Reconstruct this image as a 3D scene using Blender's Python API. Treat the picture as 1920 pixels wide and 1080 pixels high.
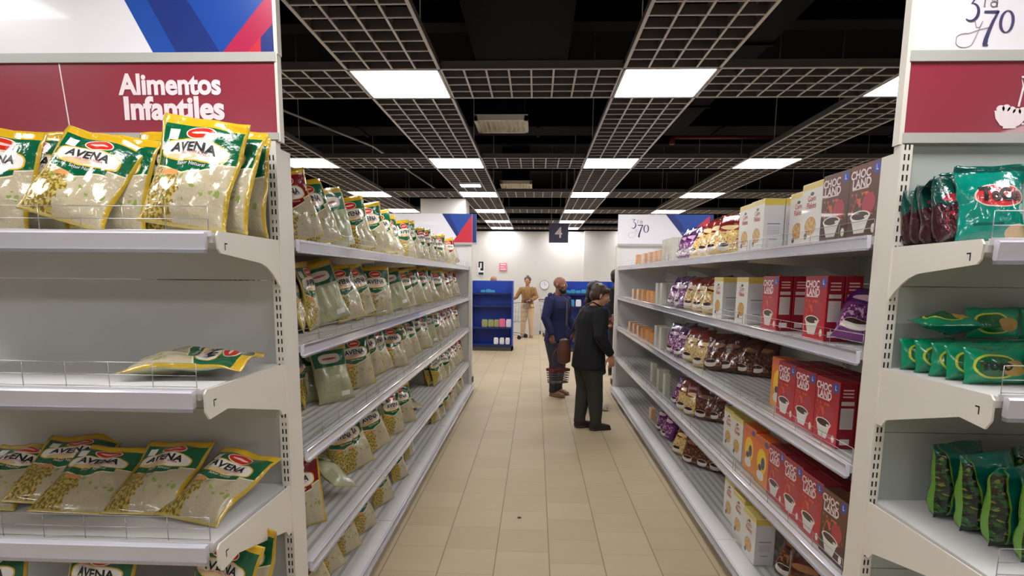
import bpy, bmesh, math, random
from mathutils import Vector, Matrix, Euler, noise
random.seed(7)
C = bpy.context.scene.collection
for o in list(bpy.data.objects): bpy.data.objects.remove(o)
S = bpy.context.scene
R = math.radians
# ---------------- camera ----------------
cam_d = bpy.data.cameras.new('camera'); cam = bpy.data.objects.new('camera', cam_d); C.objects.link(cam)
cam_d.sensor_width = 36; cam_d.lens = 1090/1920*36; cam_d.clip_start = .05
cam_d.shift_y = 133/1920
cam.matrix_world = Matrix.Translation((0,0,1.64)) @ Matrix.Rotation(R(2.26),4,'Z') @ Matrix.Rotation(R(90-8.04),4,'X') @ Matrix.Rotation(R(.5),4,'Z')
S.camera = cam
# ---------------- world and exposure ----------------
w = bpy.data.worlds.new('world'); S.world = w; w.use_nodes = True
w.node_tree.nodes['Background'].inputs[0].default_value = (.8,.85,1,1); w.node_tree.nodes['Background'].inputs[1].default_value = .05
S.view_settings.view_transform = 'Standard'; S.view_settings.look = 'None'; S.view_settings.gamma = 1
S.view_settings.use_curve_mapping = False; S.view_settings.exposure = 0.5
LIGHT = 15.0
S.cycles.max_bounces = 6; S.cycles.diffuse_bounces = 4; S.cycles.glossy_bounces = 3; S.cycles.transparent_max_bounces = 8

# ---------------- material helpers ----------------
def srgb(r,g,b):
    f = lambda c: ((c/255)/12.92 if c/255 <= .04045 else (((c/255)+.055)/1.055)**2.4)
    return (f(r),f(g),f(b),1)
class G:
    """small node-graph builder"""
    def __init__(s, name, rough=.5, metal=0, coat=0, bump=0, bscale=20, emis=0, spec=.5):
        s.m = bpy.data.materials.new(name); s.m.use_nodes = True; s.t = s.m.node_tree; s.n = s.t.nodes
        s.b = s.n['Principled BSDF']; s.b.inputs['Roughness'].default_value = rough; s.b.inputs['Metallic'].default_value = metal
        s.b.inputs['Coat Weight'].default_value = coat; s.b.inputs['Specular IOR Level'].default_value = spec
        s._uv = None; s._ob = None
        if bump:
            nz = s.n.new('ShaderNodeTexNoise'); nz.inputs['Scale'].default_value = bscale; nz.inputs['Detail'].default_value = 3
            s.L(s.obj(), nz.inputs['Vector'])
            bp = s.n.new('ShaderNodeBump'); bp.inputs['Strength'].default_value = bump; bp.inputs['Distance'].default_value = .01
            s.L(nz.outputs[0], bp.inputs['Height']); s.L(bp.outputs[0], s.b.inputs['Normal'])
    def L(s,a,b): s.t.links.new(a,b)
    def tc(s):
        if not s._ob: s._ob = s.n.new('ShaderNodeTexCoord')
        return s._ob
    def obj(s): return s.tc().outputs['Object']
    def uv(s):
        if not s._uv:
            x = s.n.new('ShaderNodeSeparateXYZ'); s.L(s.tc().outputs['UV'], x.inputs[0]); s._uv = (x.outputs[0], x.outputs[1])
        return s._uv
    def xyz(s):
        x = s.n.new('ShaderNodeSeparateXYZ'); s.L(s.obj(), x.inputs[0]); return x.outputs
    def f(s, op, a, b=None, c=None):
        n = s.n.new('ShaderNodeMath'); n.operation = op
        for i,v in enumerate((a,b,c)):
            if v is None: continue
            if isinstance(v,(int,float)): n.inputs[i].default_value = v
            else: s.L(v, n.inputs[i])
        return n.outputs[0]
    def ell(s, cu, cv, ru, rv, p=2):
        u,v = s.uv()
        a = s.f('POWER', s.f('ABSOLUTE', s.f('DIVIDE', s.f('SUBTRACT',u,cu), ru)), p)
        b = s.f('POWER', s.f('ABSOLUTE', s.f('DIVIDE', s.f('SUBTRACT',v,cv), rv)), p)
        return s.f('LESS_THAN', s.f('ADD',a,b), 1)
    def rect(s, u0,u1,v0,v1):
        u,v = s.uv()
        a = s.f('LESS_THAN', s.f('ABSOLUTE', s.f('SUBTRACT',u,(u0+u1)/2)), (u1-u0)/2)
        b = s.f('LESS_THAN', s.f('ABSOLUTE', s.f('SUBTRACT',v,(v0+v1)/2)), (v1-v0)/2)
        return s.f('MULTIPLY',a,b)
    def col(s, c):
        n = s.n.new('ShaderNodeRGB'); n.outputs[0].default_value = c if len(c)==4 else (*c,1); return n.outputs[0]
    def mix(s, fac, a, b):
        n = s.n.new('ShaderNodeMix'); n.data_type = 'RGBA'
        s.L(fac, n.inputs['Factor']) if not isinstance(fac,(int,float)) else setattr(n.inputs['Factor'],'default_value',fac)
        for k,v in ((6,a),(7,b)):
            if isinstance(v, tuple): n.inputs[k].default_value = v
            else: s.L(v, n.inputs[k])
        return n.outputs[2]
    def noise(s, scale, detail=2, src=None, kind='n'):
        n = s.n.new('ShaderNodeTexNoise' if kind=='n' else 'ShaderNodeTexVoronoi'); n.inputs['Scale'].default_value = scale
        if kind=='n': n.inputs['Detail'].default_value = detail
        s.L(src or s.tc().outputs['UV'], n.inputs['Vector']); return n.outputs[0] if kind=='n' else n.outputs[1]
    def thr(s, v, t): return s.f('GREATER_THAN', v, t)
    def out(s, c):
        if isinstance(c, tuple): s.b.inputs['Base Color'].default_value = c
        else: s.L(c, s.b.inputs['Base Color'])
        return s.m
def plain(name, c, rough=.5, metal=0, coat=0, bump=0, bscale=40, var=0, vs=6):
    g = G(name, rough, metal, coat, bump, bscale)
    if var:
        n = g.noise(vs, 3, g.obj()); d = tuple(max(0,x*(1-var)) for x in c[:3])+(1,)
        return g.out(g.mix(n, d, tuple(min(1,x*(1+var)) for x in c[:3])+(1,)))
    return g.out(c)
M = {}
M['white'] = plain('white_powdercoat', srgb(216,213,212), .38, var=.03)
M['cream'] = plain('cream_powdercoat', srgb(222,216,206), .4, var=.03)
M['panel'] = plain('back_panel_paint', srgb(196,196,192), .5, var=.05, vs=3)
M['panelR'] = plain('grey_green_panel_paint', srgb(178,184,178), .5, var=.05, vs=3)
M['rail'] = plain('clear_price_rail', srgb(214,212,224), .12, coat=.6)
M['railmetal'] = plain('brushed_rail', srgb(190,190,200), .25, .7)
M['slot'] = plain('slot_black', (.01,.01,.012,1), .8)
M['wire'] = plain('wire_steel', srgb(170,168,168), .3, .8)
M['black'] = mb = plain('black_paint', (.004,.0035,.0045,1), .9, var=.3, vs=2)
M['duct'] = plain('black_duct', (.006,.0055,.007,1), .75, var=.3)
for q in ('black','duct'): M[q].node_tree.nodes['Principled BSDF'].inputs['Specular IOR Level'].default_value = .1
M['rubber'] = plain('black_rubber', (.02,.02,.02,1), .7)
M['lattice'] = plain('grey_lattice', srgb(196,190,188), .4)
M['web'] = plain('shade_tinted_lattice_web', srgb(92,88,88), .6)  # lattice grey darkened: shade on the blade sides put into the colour
M['redpipe'] = plain('red_pipe', srgb(120,30,28), .5)
M['vent'] = plain('vent_beige', srgb(246,240,226), .5)
M['wall'] = plain('wall_paint', srgb(208,204,199), .7, var=.03, vs=1)
M['wallside'] = plain('wall_side_paint', srgb(200,198,194), .8)
M['kick'] = plain('kick_dark', srgb(70,66,66), .5)
M['burg'] = plain('burgundy_board', srgb(146,44,62), .28, coat=.3, var=.05)
M['board'] = plain('white_board', srgb(232,228,234), .3, coat=.2)
M['grayrail'] = plain('grey_rail', srgb(176,176,170), .35)
M['inkwhite'] = plain('white_ink', srgb(238,222,226), .5)
M['inknavy'] = plain('navy_ink', srgb(52,46,92), .5)
M['inkgrey'] = plain('grey_ink', srgb(120,112,120), .5)
M['inkblack'] = plain('black_ink', srgb(20,24,22), .5)
M['inkred'] = plain('red_ink', srgb(190,60,60), .5)
M['bluef'] = plain('blue_print', srgb(28,72,158), .3, coat=.2, var=.25, vs=2)
M['blued'] = plain('deep_blue_print', srgb(30,50,120), .3, coat=.2)
M['redprint'] = plain('red_print', srgb(200,44,60), .3, coat=.2)
M['pinkprint'] = plain('crimson_print', srgb(176,34,76), .3, coat=.2)
def emit(name, c, s):
    m = bpy.data.materials.new(name); m.use_nodes = True; n = m.node_tree.nodes; n.clear()
    e = n.new('ShaderNodeEmission'); e.inputs[0].default_value = c; e.inputs[1].default_value = s
    o = n.new('ShaderNodeOutputMaterial'); m.node_tree.links.new(e.outputs[0], o.inputs[0]); return m
M['lamp'] = emit('lamp_glow', (1,.985,.975,1), LIGHT)
# floor
def floor_mat():
    g = G('beige_tiles', .55, spec=.3); X,Y,Z = g.xyz()
    P = .315; u = g.f('DIVIDE', g.f('SUBTRACT', X, .101), P); ci = g.f('FLOOR', u); fu = g.f('FRACT', u)
    wn = g.n.new('ShaderNodeTexWhiteNoise'); wn.noise_dimensions = '1D'; g.L(ci, wn.inputs['W'])
    v = g.f('ADD', g.f('DIVIDE', Y, .305), wn.outputs[0]); fv = g.f('FRACT', v); ri = g.f('FLOOR', v)
    t = .0085
    gu = g.f('LESS_THAN', g.f('MINIMUM', fu, g.f('SUBTRACT', 1, fu)), .0095)
    gv = g.f('LESS_THAN', g.f('MINIMUM', fv, g.f('SUBTRACT', 1, fv)), .0065)
    w2 = g.n.new('ShaderNodeTexWhiteNoise'); w2.noise_dimensions = '2D'
    cb = g.n.new('ShaderNodeCombineXYZ'); g.L(ci, cb.inputs[0]); g.L(ri, cb.inputs[1]); g.L(cb.outputs[0], w2.inputs['Vector'])
    base = g.mix(w2.outputs[0], srgb(178,159,128), srgb(186,168,138))
    n1 = g.noise(3, 5, g.obj()); base = g.mix(g.f('MULTIPLY', n1, .35), base, srgb(152,133,106))
    base = g.mix(g.f('MULTIPLY', gv, .45), base, srgb(120,104,82)); base = g.mix(g.f('MULTIPLY', gu, .75), base, srgb(104,88,68))
    n2 = g.noise(9, 2, g.obj()); sp = g.f('GREATER_THAN', n2, .79); base = g.mix(g.f('MULTIPLY', sp, .5), base, srgb(90,80,66))
    return g.out(base)
M['floor'] = floor_mat()

# ---------------- mesh helpers ----------------
def link(o, parent=None):
    C.objects.link(o)
    if parent: o.parent = parent
    return o
def mesh_obj(name, me, parent=None, loc=None, rot=None):
    o = bpy.data.objects.new(name, me); link(o, parent)
    if loc: o.location = loc
    if rot: o.rotation_euler = rot
    return o
def tag(o, label=None, cat=None, group=None, kind=None):
    if label: o['label'] = label
    if cat: o['category'] = cat
    if group: o['group'] = group
    if kind: o['kind'] = kind
    return o
def empty(name, loc=(0,0,0), rot=(0,0,0)):
    o = bpy.data.objects.new(name, None); C.objects.link(o); o.location = loc; o.rotation_euler = rot; o.empty_display_size = .1; return o
class B:
    """collects boxes, prisms and tubes into one mesh"""
    def __init__(s): s.bm = bmesh.new(); s.mats = []
    def mi(s, m):
        m = M[m] if isinstance(m, str) else m
        if m not in s.mats: s.mats.append(m)
        return s.mats.index(m)
    def box(s, x0,x1,y0,y1,z0,z1, m='white'):
        k = s.mi(m); v = [s.bm.verts.new(p) for p in ((x0,y0,z0),(x1,y0,z0),(x1,y1,z0),(x0,y1,z0),(x0,y0,z1),(x1,y0,z1),(x1,y1,z1),(x0,y1,z1))]
        for q in ((0,3,2,1),(4,5,6,7),(0,1,5,4),(1,2,6,5),(2,3,7,6),(3,0,4,7)):
            s.bm.faces.new([v[i] for i in q]).material_index = k
        return s
    def prism(s, pts, axis, a, b, m='white'):
        """pts 2D polygon, extruded along axis from a to b"""
        k = s.mi(m)
        def P(p,t):
            if axis=='x': return (t,p[0],p[1])
            if axis=='y': return (p[0],t,p[1])
            return (p[0],p[1],t)
        va = [s.bm.verts.new(P(p,a)) for p in pts]; vb = [s.bm.verts.new(P(p,b)) for p in pts]; n = len(pts)
        fs = [s.bm.faces.new(va), s.bm.faces.new(vb[::-1])]
        for i in range(n): fs.append(s.bm.faces.new((va[i],vb[i],vb[(i+1)%n],va[(i+1)%n])))
        for f in fs: f.material_index = k
        bmesh.ops.recalc_face_normals(s.bm, faces=fs)
        return s
    def tube(s, path, r, m='wire', n=8, close=False):
        k = s.mi(m); rings = []; P = [Vector(p) for p in path]
        for i,p in enumerate(P):
            d = (P[min(i+1,len(P)-1)]-P[max(i-1,0)]).normalized()
            a = d.orthogonal().normalized() if not rings else (prev - d*prev.dot(d)).normalized()
            prev = a; b = d.cross(a)
            rr = r[i] if isinstance(r,(list,tuple)) else r
            rings.append([s.bm.verts.new(p+a*math.cos(t*2*math.pi/n)*rr+b*math.sin(t*2*math.pi/n)*rr) for t in range(n)])
        for A_,B_ in zip(rings, rings[1:]):
            for i in range(n):
                f = s.bm.faces.new((A_[i],A_[(i+1)%n],B_[(i+1)%n],B_[i])); f.material_index = k; f.smooth = True
        s.bm.faces.new(rings[0][::-1]).material_index = k; s.bm.faces.new(rings[-1]).material_index = k
        return s
    def ball(s, c, r, m, seg=10, sc=(1,1,1)):
        k = s.mi(m); g = bmesh.ops.create_uvsphere(s.bm, u_segments=seg, v_segments=seg//2+2, radius=r, matrix=Matrix.Translation(c)@Matrix.Diagonal((*sc,1)))
        for v in g['verts']:
            for f in v.link_faces: f.material_index = k; f.smooth = True
        return s
    def bevel(s, w=.002, seg=1):
        bmesh.ops.bevel(s.bm, geom=s.bm.edges[:], offset=w, segments=seg, affect='EDGES', clamp_overlap=True); return s
    def mesh(s, name):
        me = bpy.data.meshes.new(name); s.bm.to_mesh(me); s.bm.free()
        for m in s.mats: me.materials.append(m)
        return me
    def build(s, name, parent=None, loc=None, rot=None): return mesh_obj(name, s.mesh(name), parent, loc, rot)
def disc_pts(cx, cy, rx, ry, n=24): return [(cx+rx*math.cos(2*math.pi*i/n), cy+ry*math.sin(2*math.pi*i/n)) for i in range(n)]
def text_mesh(body, size, bold=0, align='CENTER', ext=0, shear=0, space=1):
    cu = bpy.data.curves.new('t','FONT'); cu.body = body; cu.size = size; cu.align_x = align; cu.align_y = 'CENTER'; cu.offset = bold; cu.extrude = ext
    cu.shear = shear; cu.space_character = space; cu.resolution_u = 4
    o = bpy.data.objects.new('t', cu); C.objects.link(o); bpy.context.view_layer.update()
    me = bpy.data.meshes.new_from_object(o.evaluated_get(bpy.context.evaluated_depsgraph_get()))
    bpy.data.objects.remove(o); bpy.data.curves.remove(cu); return me
def text_on_front(body, size, x, y, z, m, parent, bold=0, name='lettering', shear=0, sx=1, space=1):
    """text standing upright, read from -Y"""
    me = text_mesh(body, size, bold, ext=.0006, shear=shear, space=space)
    for v in me.vertices: v.co = Vector((v.co.x*sx, v.co.z, v.co.y))
    me.flip_normals(); me.materials.clear(); me.materials.append(M[m])
    return mesh_obj(name, me, parent, (x,y,z))
def stroke(b, pts, widths, y0, m):
    """flat brush stroke in XZ plane with varying width, 1 mm thick"""
    n = len(pts); L_=[];R_=[]
    for i,p in enumerate(pts):
        a = Vector(pts[max(i-1,0)]); c = Vector(pts[min(i+1,n-1)]); d = (c-a).normalized(); nn = Vector((-d.y,d.x))*widths[i]/2
        L_.append((p[0]+nn.x,p[1]+nn.y)); R_.append((p[0]-nn.x,p[1]-nn.y))
    for i in range(n-1): b.prism([L_[i],L_[i+1],R_[i+1],R_[i]], 'y', y0-.001, y0, m)
def arc(cx,cy,rx,ry,a0,a1,n=14): return [(cx+rx*math.cos(R(a0+(a1-a0)*i/n)), cy+ry*math.sin(R(a0+(a1-a0)*i/n))) for i in range(n+1)]

# ---------------- the room ----------------
def struct(name, b): o = b.build(name); tag(o, kind='structure'); return o
GZ = 2.98
struct('floor', B().box(-9.2,9.2,-4.2,17.2,-.1,0,'floor'))
struct('ceiling', B().box(-9.2,9.2,-4.2,17.2,4.2,4.3,'black'))
struct('wall_back', B().box(-9.2,9.2,17.0,17.2,0,2.93,'wall').box(-9.2,9.2,17.0,17.2,2.93,4.2,'black').box(1.35,2.6,16.75,17.0,0,2.93,'wall'))
struct('wall_left', B().box(-9.2,-9,-4,17,0,2.93,'wallside').box(-9.2,-9,-4,17,2.93,4.2,'black'))
struct('wall_right', B().box(9,9.2,-4,17,0,2.93,'wallside').box(9,9.2,-4,17,2.93,4.2,'black'))
struct('wall_front', B().box(-9.2,9.2,-4.2,-4,0,2.93,'wallside').box(-9.2,9.2,-4.2,-4,2.93,4.2,'black'))
o = B().box(-2.02,-1.235,10.3,10.9,0,2.97,'wall').build('structural_column'); tag(o,'white square structural column rising behind the left shelving run','column')

# ---------------- lattice ceiling with light panels ----------------
SX = [.555+1.82*k for k in range(-3,4)]; SW = .61
ROWS = [(-2.0),(1.1),4.02,6.9,9.57,12.0,14.3,16.25]
SIDEW = {-3:'farthest left',-2:'beyond the left run',-1:'above the aisle, left strip',0:'above the aisle, right strip',1:'above the right run',2:'right of the right run',3:'farthest to the right'}
ORD = ['first','second','third','fourth','fifth','sixth','seventh','eighth','ninth','tenth','eleventh','twelfth','thirteenth','fourteenth','fifteenth','sixteenth','seventeenth','eighteenth','nineteenth','twentieth','twenty-first','twenty-second','twenty-third','twenty-fourth','twenty-fifth','twenty-sixth','twenty-seventh','twenty-eighth','twenty-ninth','thirtieth']
T = .0065; HB = .055
def in_light(y): return any(r-.01 < y < r+SW+.01 for r in ROWS)
for k,x0 in enumerate(SX):
    if k == 6: continue
    b = B(); s = k-3
    segs = []; prev = -3.9
    for r in ROWS: segs.append((prev, r-.012)); prev = r+SW+.012
    segs.append((prev, 16.98))
    for (a,c) in segs:
        if c-a < .05: continue
        n = max(1, round((c-a)/.152))
        for j in range(5):
            x = x0+SW*j/4; tt = T*1.5 if j in (0,4) else T
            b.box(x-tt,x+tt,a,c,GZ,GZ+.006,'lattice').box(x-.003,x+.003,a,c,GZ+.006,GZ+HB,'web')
        for j in range(n+1):
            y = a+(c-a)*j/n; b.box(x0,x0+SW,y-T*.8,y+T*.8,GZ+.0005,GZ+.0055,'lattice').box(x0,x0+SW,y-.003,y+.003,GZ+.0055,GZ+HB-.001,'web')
    for y in (0,3.4,6.2,9,11.5,14): b.tube([(x0,y,GZ+.05),(x0,y,4.2)],.003,'grayrail',5).tube([(x0+SW,y,GZ+.05),(x0+SW,y,4.2)],.003,'grayrail',5)
    o = b.build('ceiling_lattice'); tag(o, 'grey open-cell ceiling lattice running away from the camera, '+SIDEW[s], 'ceiling lattice', 'lengthwise ceiling lattices')
    for i,r in enumerate(ROWS):
        e = empty('ceiling_light',(x0+SW/2, r+SW/2, GZ))
        f = B(); h = SW/2
        f.box(-h,h,-h,-h+.015,0,.05,'lattice').box(-h,h,h-.015,h,0,.05,'lattice').box(-h,-h+.015,-h,h,0,.05,'lattice').box(h-.015,h,-h,h,0,.05,'lattice')
        f.build('light_frame', e); f2 = B().box(-h,h,-h,h,.051,.06,'duct').build('light_housing', e); B().box(-h+.015,h-.015,-h+.015,h-.015,.004,.03,'lamp').build('diffuser', e)
        tag(e, (f'square white light panel, {ORD[i-2]} row from the camera, {SIDEW[s]}' if i>1 else f'square light panel {["behind the camera","just overhead"][i]}, {SIDEW[s]}'), 'ceiling light', 'lattice light panels')
for k in range(len(SX)-2):
    for i,r in enumerate(ROWS):
        if i == 0: continue
        b = B(); a = SX[k]+SW+.012; c = SX[k+1]-.012; n = 8
        for j in range(5):
            y = r+SW*j/4; tt = T*1.4 if j in (0,4) else T*.8
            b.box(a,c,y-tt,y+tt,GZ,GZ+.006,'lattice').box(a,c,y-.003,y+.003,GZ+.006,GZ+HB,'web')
        for j in range(n+1):
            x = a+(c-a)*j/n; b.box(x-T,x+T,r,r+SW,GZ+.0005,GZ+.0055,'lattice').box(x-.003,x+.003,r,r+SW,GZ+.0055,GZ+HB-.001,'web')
        o = b.build('ceiling_lattice'); nm = ['third bay left of the aisle','second bay left of the aisle','directly above the aisle','over the right shelving run','right of the right run'][k] if k<5 else 'far right'
        tag(o, f'crosswise grey ceiling lattice, {ORD[max(0,i-2)] if i>1 else "overhead"} row of lights, {nm}', 'ceiling lattice', 'crosswise ceiling lattices')
e = empty('ceiling_light',(-.97,8.7,GZ-.03)); B().box(-.15,.15,-.12,.12,0,.03,'white').build('light_frame',e); B().box(-.14,.14,-.11,.11,-.004,0,'lamp').build('diffuser',e)
tag(e,'small white light fixture set in the lattice above the left side of the aisle','ceiling light')
# things above the lattice
for n_,(x,y) in enumerate(((-.4,6.8),(-.385,11.1))):
    e = empty('air_vent',(x,y,3.3)); f = B().box(-.29,.29,-.29,-.25,0,.05,'vent').box(-.29,.29,.25,.29,0,.05,'vent').box(-.29,-.25,-.29,.29,0,.05,'vent').box(.25,.29,-.29,.29,0,.05,'vent').box(-.29,.29,-.29,.29,.05,.06,'vent'); f.build('frame',e)
    f = B()
    for j in range(9): f.prism([(-.24+j*.055,.0),(-.235+j*.055,.0),(-.21+j*.055,.045),(-.215+j*.055,.045)],'y',-.25,.25,'vent')
    f.build('louvre',e)
    B().box(-.25,.25,-.25,.25,.06,.9,'duct').build('duct',e)
    tag(e, ['beige square ceiling air vent above the aisle, nearer one','beige square ceiling air vent above the aisle, farther one'][n_], 'air vent')
for (x0,x1,y0,y1,z0,z1,l) in ((-.55,.25,-2,6.2,3.5,3.95,'large flat black air duct above the aisle near the camera'),(1.35,1.85,-1,7.6,3.5,3.9,'long black air duct above the right shelving run'),(-6,6,8.0,8.5,3.6,3.95,'crosswise black air duct above the second light row')):
    b = B().box(x0,x1,y0,y1,z0,z1,'duct')
    for q in range(5):
        if y1-y0>2: yy=y0+(y1-y0)*(q+.5)/5; b.box(x0-.02,x1+.02,yy-.02,yy+.02,z0-.02,z1+.02,'duct')
        else: xx=x0+(x1-x0)*(q+.5)/5; b.box(xx-.02,xx+.02,y0-.02,y1+.02,z0-.02,z1+.02,'duct')
    tag(b.build('air_duct'),l,'air duct')
tag(B().tube([(1.6,7.3,3.3),(3.6,7.3,3.3),(3.6,10,3.3)],.02,'redpipe').tube([(1.6,7.3,3.3),(1.6,7.3,3.22)],.03,'redpipe').build('sprinkler_pipe'),'thin red sprinkler pipe above the lattice on the right','pipe')
tag(B().tube([(-3.6,3,3.35),(-2.2,8,3.35),(-1.9,14,3.35)],.014,'grayrail').build('sprinkler_pipe'),'thin pale pipe running above the lattice on the left','pipe')
for n_,(x0,x1,y) in enumerate(((-9,9,3.0),(-9,9,5.7),(-9,9,10.6),(-9,9,13.2))):
    tag(B().box(x0,x1,y,y+.12,3.95,4.2,'duct').box(x0,x1,y-.05,y+.17,3.93,3.96,'duct').build('roof_beam'), f'black roof beam crossing the dark ceiling, {ORD[n_]} from the camera','roof beam','black roof beams')
# ---------------- shelving runs along the aisle ----------------
ZL = [.095,.425,.915,1.355,1.775]; ZR = [.10,.53,.965,1.385,1.79]
WORDS = ['bottom','fourth','third','second','top']   # shelf words counted from the top
FAR = 8.25
def rail_profile(z): return [(0,z-.042),(.004,z-.046),(.012,z-.046),(.016,z-.004),(.012,z),(0,z)]
def wire_guard(parent, x0,x1,y,z,h=.075,axis='x', nv=5, m='wire'):
    b = B()
    P = (lambda a,zz: (a,y,zz)) if axis=='x' else (lambda a,zz: (y,a,zz))
    for q in (.004,h*.5,h): b.tube([P(x0,z+q),P(x1,z+q)],.0013,m,5)
    for i in range(nv+1): a = x0+(x1-x0)*i/nv; b.tube([P(a,z-.002),P(a,z+h)],.0013,m,5)
    return b.build('wire_guard', parent)
def aisle_run(side, y0, Z, label):
    """side -1: left of the aisle (faces +x), +1: right"""
    xf = -.95 if side<0 else 1.16
    s = -side          # direction towards the aisle
    xb = xf - s*.62    # back panel
    root = empty('gondola_shelving', (xf - s*.3, y0, 0)); o0 = root.location.copy()
    def rel(b): bmesh.ops.translate(b.bm, verts=b.bm.verts, vec=-o0); return b
    nb = 5; L = (FAR-y0)/nb
    X = lambda a,c: (min(a,c),max(a,c))
    for i in range(nb):
        a = y0+L*i; c = a+L
        x_ = X(xb, xb-s*.02)
        b = B()
        for q in range(4): b.box(*x_, a+.004, c-.004, .12+q*.5, .617+q*.5, 'panel')
        rel(b).build('back_panel', root)
        # kick plate and base
        x_ = X(xf-s*.0, xf+s*.02); b = B().box(*x_, a, c, 0, .06, 'kick'); rel(b).build('kick_plate', root)
        for k,z in enumerate(Z):
            ff = xf + (s*.06 if k==0 else 0)
            b = B(); th = .028
            b.box(*X(xb+s*.01, ff-s*.002), a+.003, c-.003, z-th, z, 'white')
            for q in range(11): xx = xb+s*(.06+q*.05); b.box(*X(xx,xx+s*.02), a+.02, c-.02, z, z+.0008, 'grayrail') if k<3 else None
            sh = rel(b).build('shelf', root)
            pr = [(ff+s*p[0], p[1]) for p in rail_profile(z+.004)]
            b = B().prism(pr,'y',a+.002,c-.002,'rail'); b.box(*X(ff+s*.016,ff+s*.018), a+.002, c-.002, z-.006, z+.004,'railmetal'); b.box(*X(ff+s*.005,ff+s*.019), a+.002, c-.002, z-.048, z-.041,'railmetal')
            rel(b).build('price_rail', sh)
            for ye in (a+.004, c-.012): 
                b = B(); xs = [xf-s*.02, xf-s*.02, xb+s*.02, xb+s*.02, xb+s*.10]
                zs = [z-.03, z-.055, z-.17, z-.03, z-.03]
                if k: b.prism([(xf-s*.02,z-.03),(xf-s*.02,z-.06),(xb+s*.2,z-.085),(xb+s*.02,z-.17),(xb+s*.02,z-.03)],'y',ye,ye+.005,'cream'); rel(b).build('bracket', sh)
            if k<1 or (side<0 and k<2): continue
            g = wire_guard(sh, a+.02, c-.02, ff-s*.015, z+.001, .06, 'y', 5); g.data.transform(Matrix.Translation(-o0))
    for i in range(nb+1):
        a = y0+L*i+(.018 if i==0 else 0); b = B(); x_ = X(xb-s*.02, xb+s*.03)
        b.box(*x_, a-.018, a+.018, 0, 2.1, 'cream')
        for q in range(56): b.box(*X(xb+s*.03,xb+s*.031), a-.009,a-.004, .2+q*.033,.218+q*.033,'slot').box(*X(xb+s*.03,xb+s*.031), a+.004,a+.009, .2+q*.033,.218+q*.033,'slot')
        rel(b).build('upright_post', root)
    # far end panel seen beyond the shelves
    b = B().box(*X(xf+s*.02, xb-s*.66), FAR, FAR+.03, 0.09, 2.08, 'white'); b.box(*X(xf-s*.02,xb-s*.6), FAR, FAR+.03, 0,.09,'kick'); rel(b).build('end_panel', root)
    b = B().box(*X(xf+s*.045, xf+s*.0), FAR-.01, FAR+.1, .02, 2.08, 'cream').box(*X(xf+s*.06,xf+s*.03),FAR,FAR+.12,.12,.2,'kick'); rel(b).build('upright_post', root)
    tag(root, label, 'shelving')
    return root
aisle_run(-1, 2.3, ZL, 'long white five-tier shelving run on the left of the aisle holding oat bags')
aisle_run(1, 2.1, ZR, 'long white five-tier shelving run on the right of the aisle holding cereal boxes')

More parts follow.
